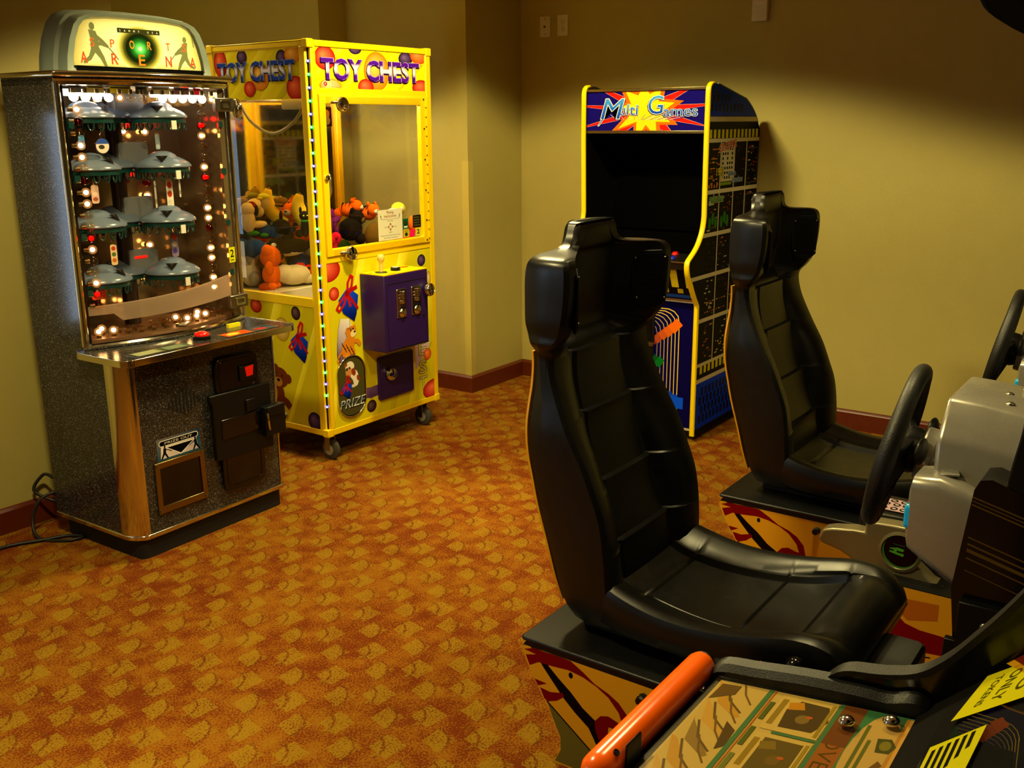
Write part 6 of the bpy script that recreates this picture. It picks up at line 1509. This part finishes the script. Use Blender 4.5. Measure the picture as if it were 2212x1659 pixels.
A.poly([(.775, .06), (.70, .105), (.66, .20), (.766, .22)], '#b8820e', 0); A.poly([(.766, .075), (.69, .118), (.675, .15), (.72, .115), (.766, .095)], '#5a1808', 1); A.line([(.70, .118), (.66, .16), (.64, .22)], .006, '#d8b070', 2)  # yellow driving-game side that shows in the glass, painted on as flat shapes
mb.build('painted_panel_view', PRINT, gl, recalc=False)
# holster ledge for the gun
mb = MB(); mb.prism([(.448, .845), (.492, .848), (.496, .862), (.490, .872), (.448, .872)], 'x', -.36, .36); mb.build('gun_rest', HB1, HG, bevel=.003)
for x in (.16,):
    q = MB(); q.prism([(.4505, .868), (.4505, .916), (.4525, .919), (.4535, .910), (.4535, .868)], 'x', x-.017, x+.017); q.build('rest_clip', BLACKP, HG, bevel=.002)

# orange gun lying along the front of the panel
LG = thing('light_gun', 'long orange light gun tube resting along the near edge of the picture panel', 'light gun', (.72, .4735, .893))
ORG = pmat('orange_gun_plastic', '#ff6400', .22, 0, .03)
mb = MB(); mb.lathe([(0, -.004), (.008, -.003), (.015, .003), (.019, .012), (.0195, .02), (.0195, .273), (.018, .280)], (.085, 0, 0), (1, 0, 0), 28); ba = mb.build('barrel', ORG, LG, sharp=50)
mb = MB(); mb.lathe([(.0175, .273), (.0165, .285), (.011, .286), (.010, .273)], (.085, 0, 0), (1, 0, 0), 24); mb.build('muzzle', BLACKP, LG)
q = MB(); q.lathe([(.004, 0), (.004, .002), (0, .002)], (.118, -.012, .0155), (0, -.6, .8), 10); q.build('pin_hole', BLACKP, ba)
mb = MB(); mb.prism([(-.20, -.012), (.07, -.014), (.086, -.008), (.086, .008), (.03, .014), (-.05, .012), (-.20, .006)], 'y', -.014, .014); mb.build('stock', BLACKP, LG, bevel=.005)
LG2 = thing('light_gun', 'short orange gun part with a white tip lying on the picture panel', 'light gun', (.648, -.006, 0))
mb = MB(); z0 = pz(.43)+.009
mb.prism([(.030, .438), (.098, .446), (.124, .424), (.112, .392), (.028, .392)], 'z', z0+.002, z0+.028); mb.build('body', ORG, LG2, bevel=.006)
mb = MB(); mb.cyl((.112, .400, z0+.015), (.134, .398, z0+.015), .009); mb.build('white_tip', WHITEP, LG2, bevel=.002)
# ================================================================== light and camera
wld = bpy.data.worlds.new('world'); SC.world = wld; wld.use_nodes = True
wld.node_tree.nodes['Background'].inputs[0].default_value = (1, .78, .42, 1); wld.node_tree.nodes['Background'].inputs[1].default_value = .004
def spot(name, loc, size, energy, blend=.25, col=(1, .82, .35), rad=.06, aim=None):
    l = bpy.data.lights.new(name, 'SPOT'); l.energy = energy; l.color = col; l.spot_size = radians(size); l.spot_blend = blend; l.shadow_soft_size = rad
    o = bpy.data.objects.new(name, l); COL.objects.link(o); o.location = loc
    if aim: o.rotation_euler = (Vector(aim)-Vector(loc)).to_track_quat('-Z', 'Y').to_euler()
    return o
spot('ceiling_downlight', (3.2, 2.42, 2.74), 133, 390, .16, rad=.15)
spot('ceiling_downlight', (1.1, 1.9, 2.74), 133, 330, .2, rad=.15)
spot('recess_downlight', (2.9, 5.0, 2.74), 133, 200, .16, rad=.15)
spot('ceiling_downlight', (2.65, .85, 2.74), 133, 150, .16, rad=.15)
# camera
cam = bpy.data.cameras.new('camera'); co = bpy.data.objects.new('camera', cam); COL.objects.link(co)
f_px, yaw, pitch, roll, h = 2152.27, .6195, .2561, -.0067, 1.5744
cam.sensor_width = 36; cam.lens = 36*f_px/2212; cam.clip_start = .02; cam.clip_end = 50
cy, sy, cp_, sp_ = cos(yaw), sin(yaw), cos(pitch), sin(pitch)
F = Vector((cy*cp_, sy*cp_, -sp_)); R_ = Vector((sy, -cy, 0)); U_ = R_.cross(F)
R2 = R_*cos(roll)+U_*sin(roll); U2 = -R_*sin(roll)+U_*cos(roll)
co.matrix_world = Matrix(((R2.x, U2.x, -F.x, 0), (R2.y, U2.y, -F.y, 0), (R2.z, U2.z, -F.z, h), (0, 0, 0, 1)))
SC.camera = co
vs = SC.view_settings
SC.display_settings.display_device = 'sRGB'
vs.view_transform = 'Standard'; vs.look = 'None'; vs.exposure = 0.05; vs.gamma = 1; vs.use_curve_mapping = False
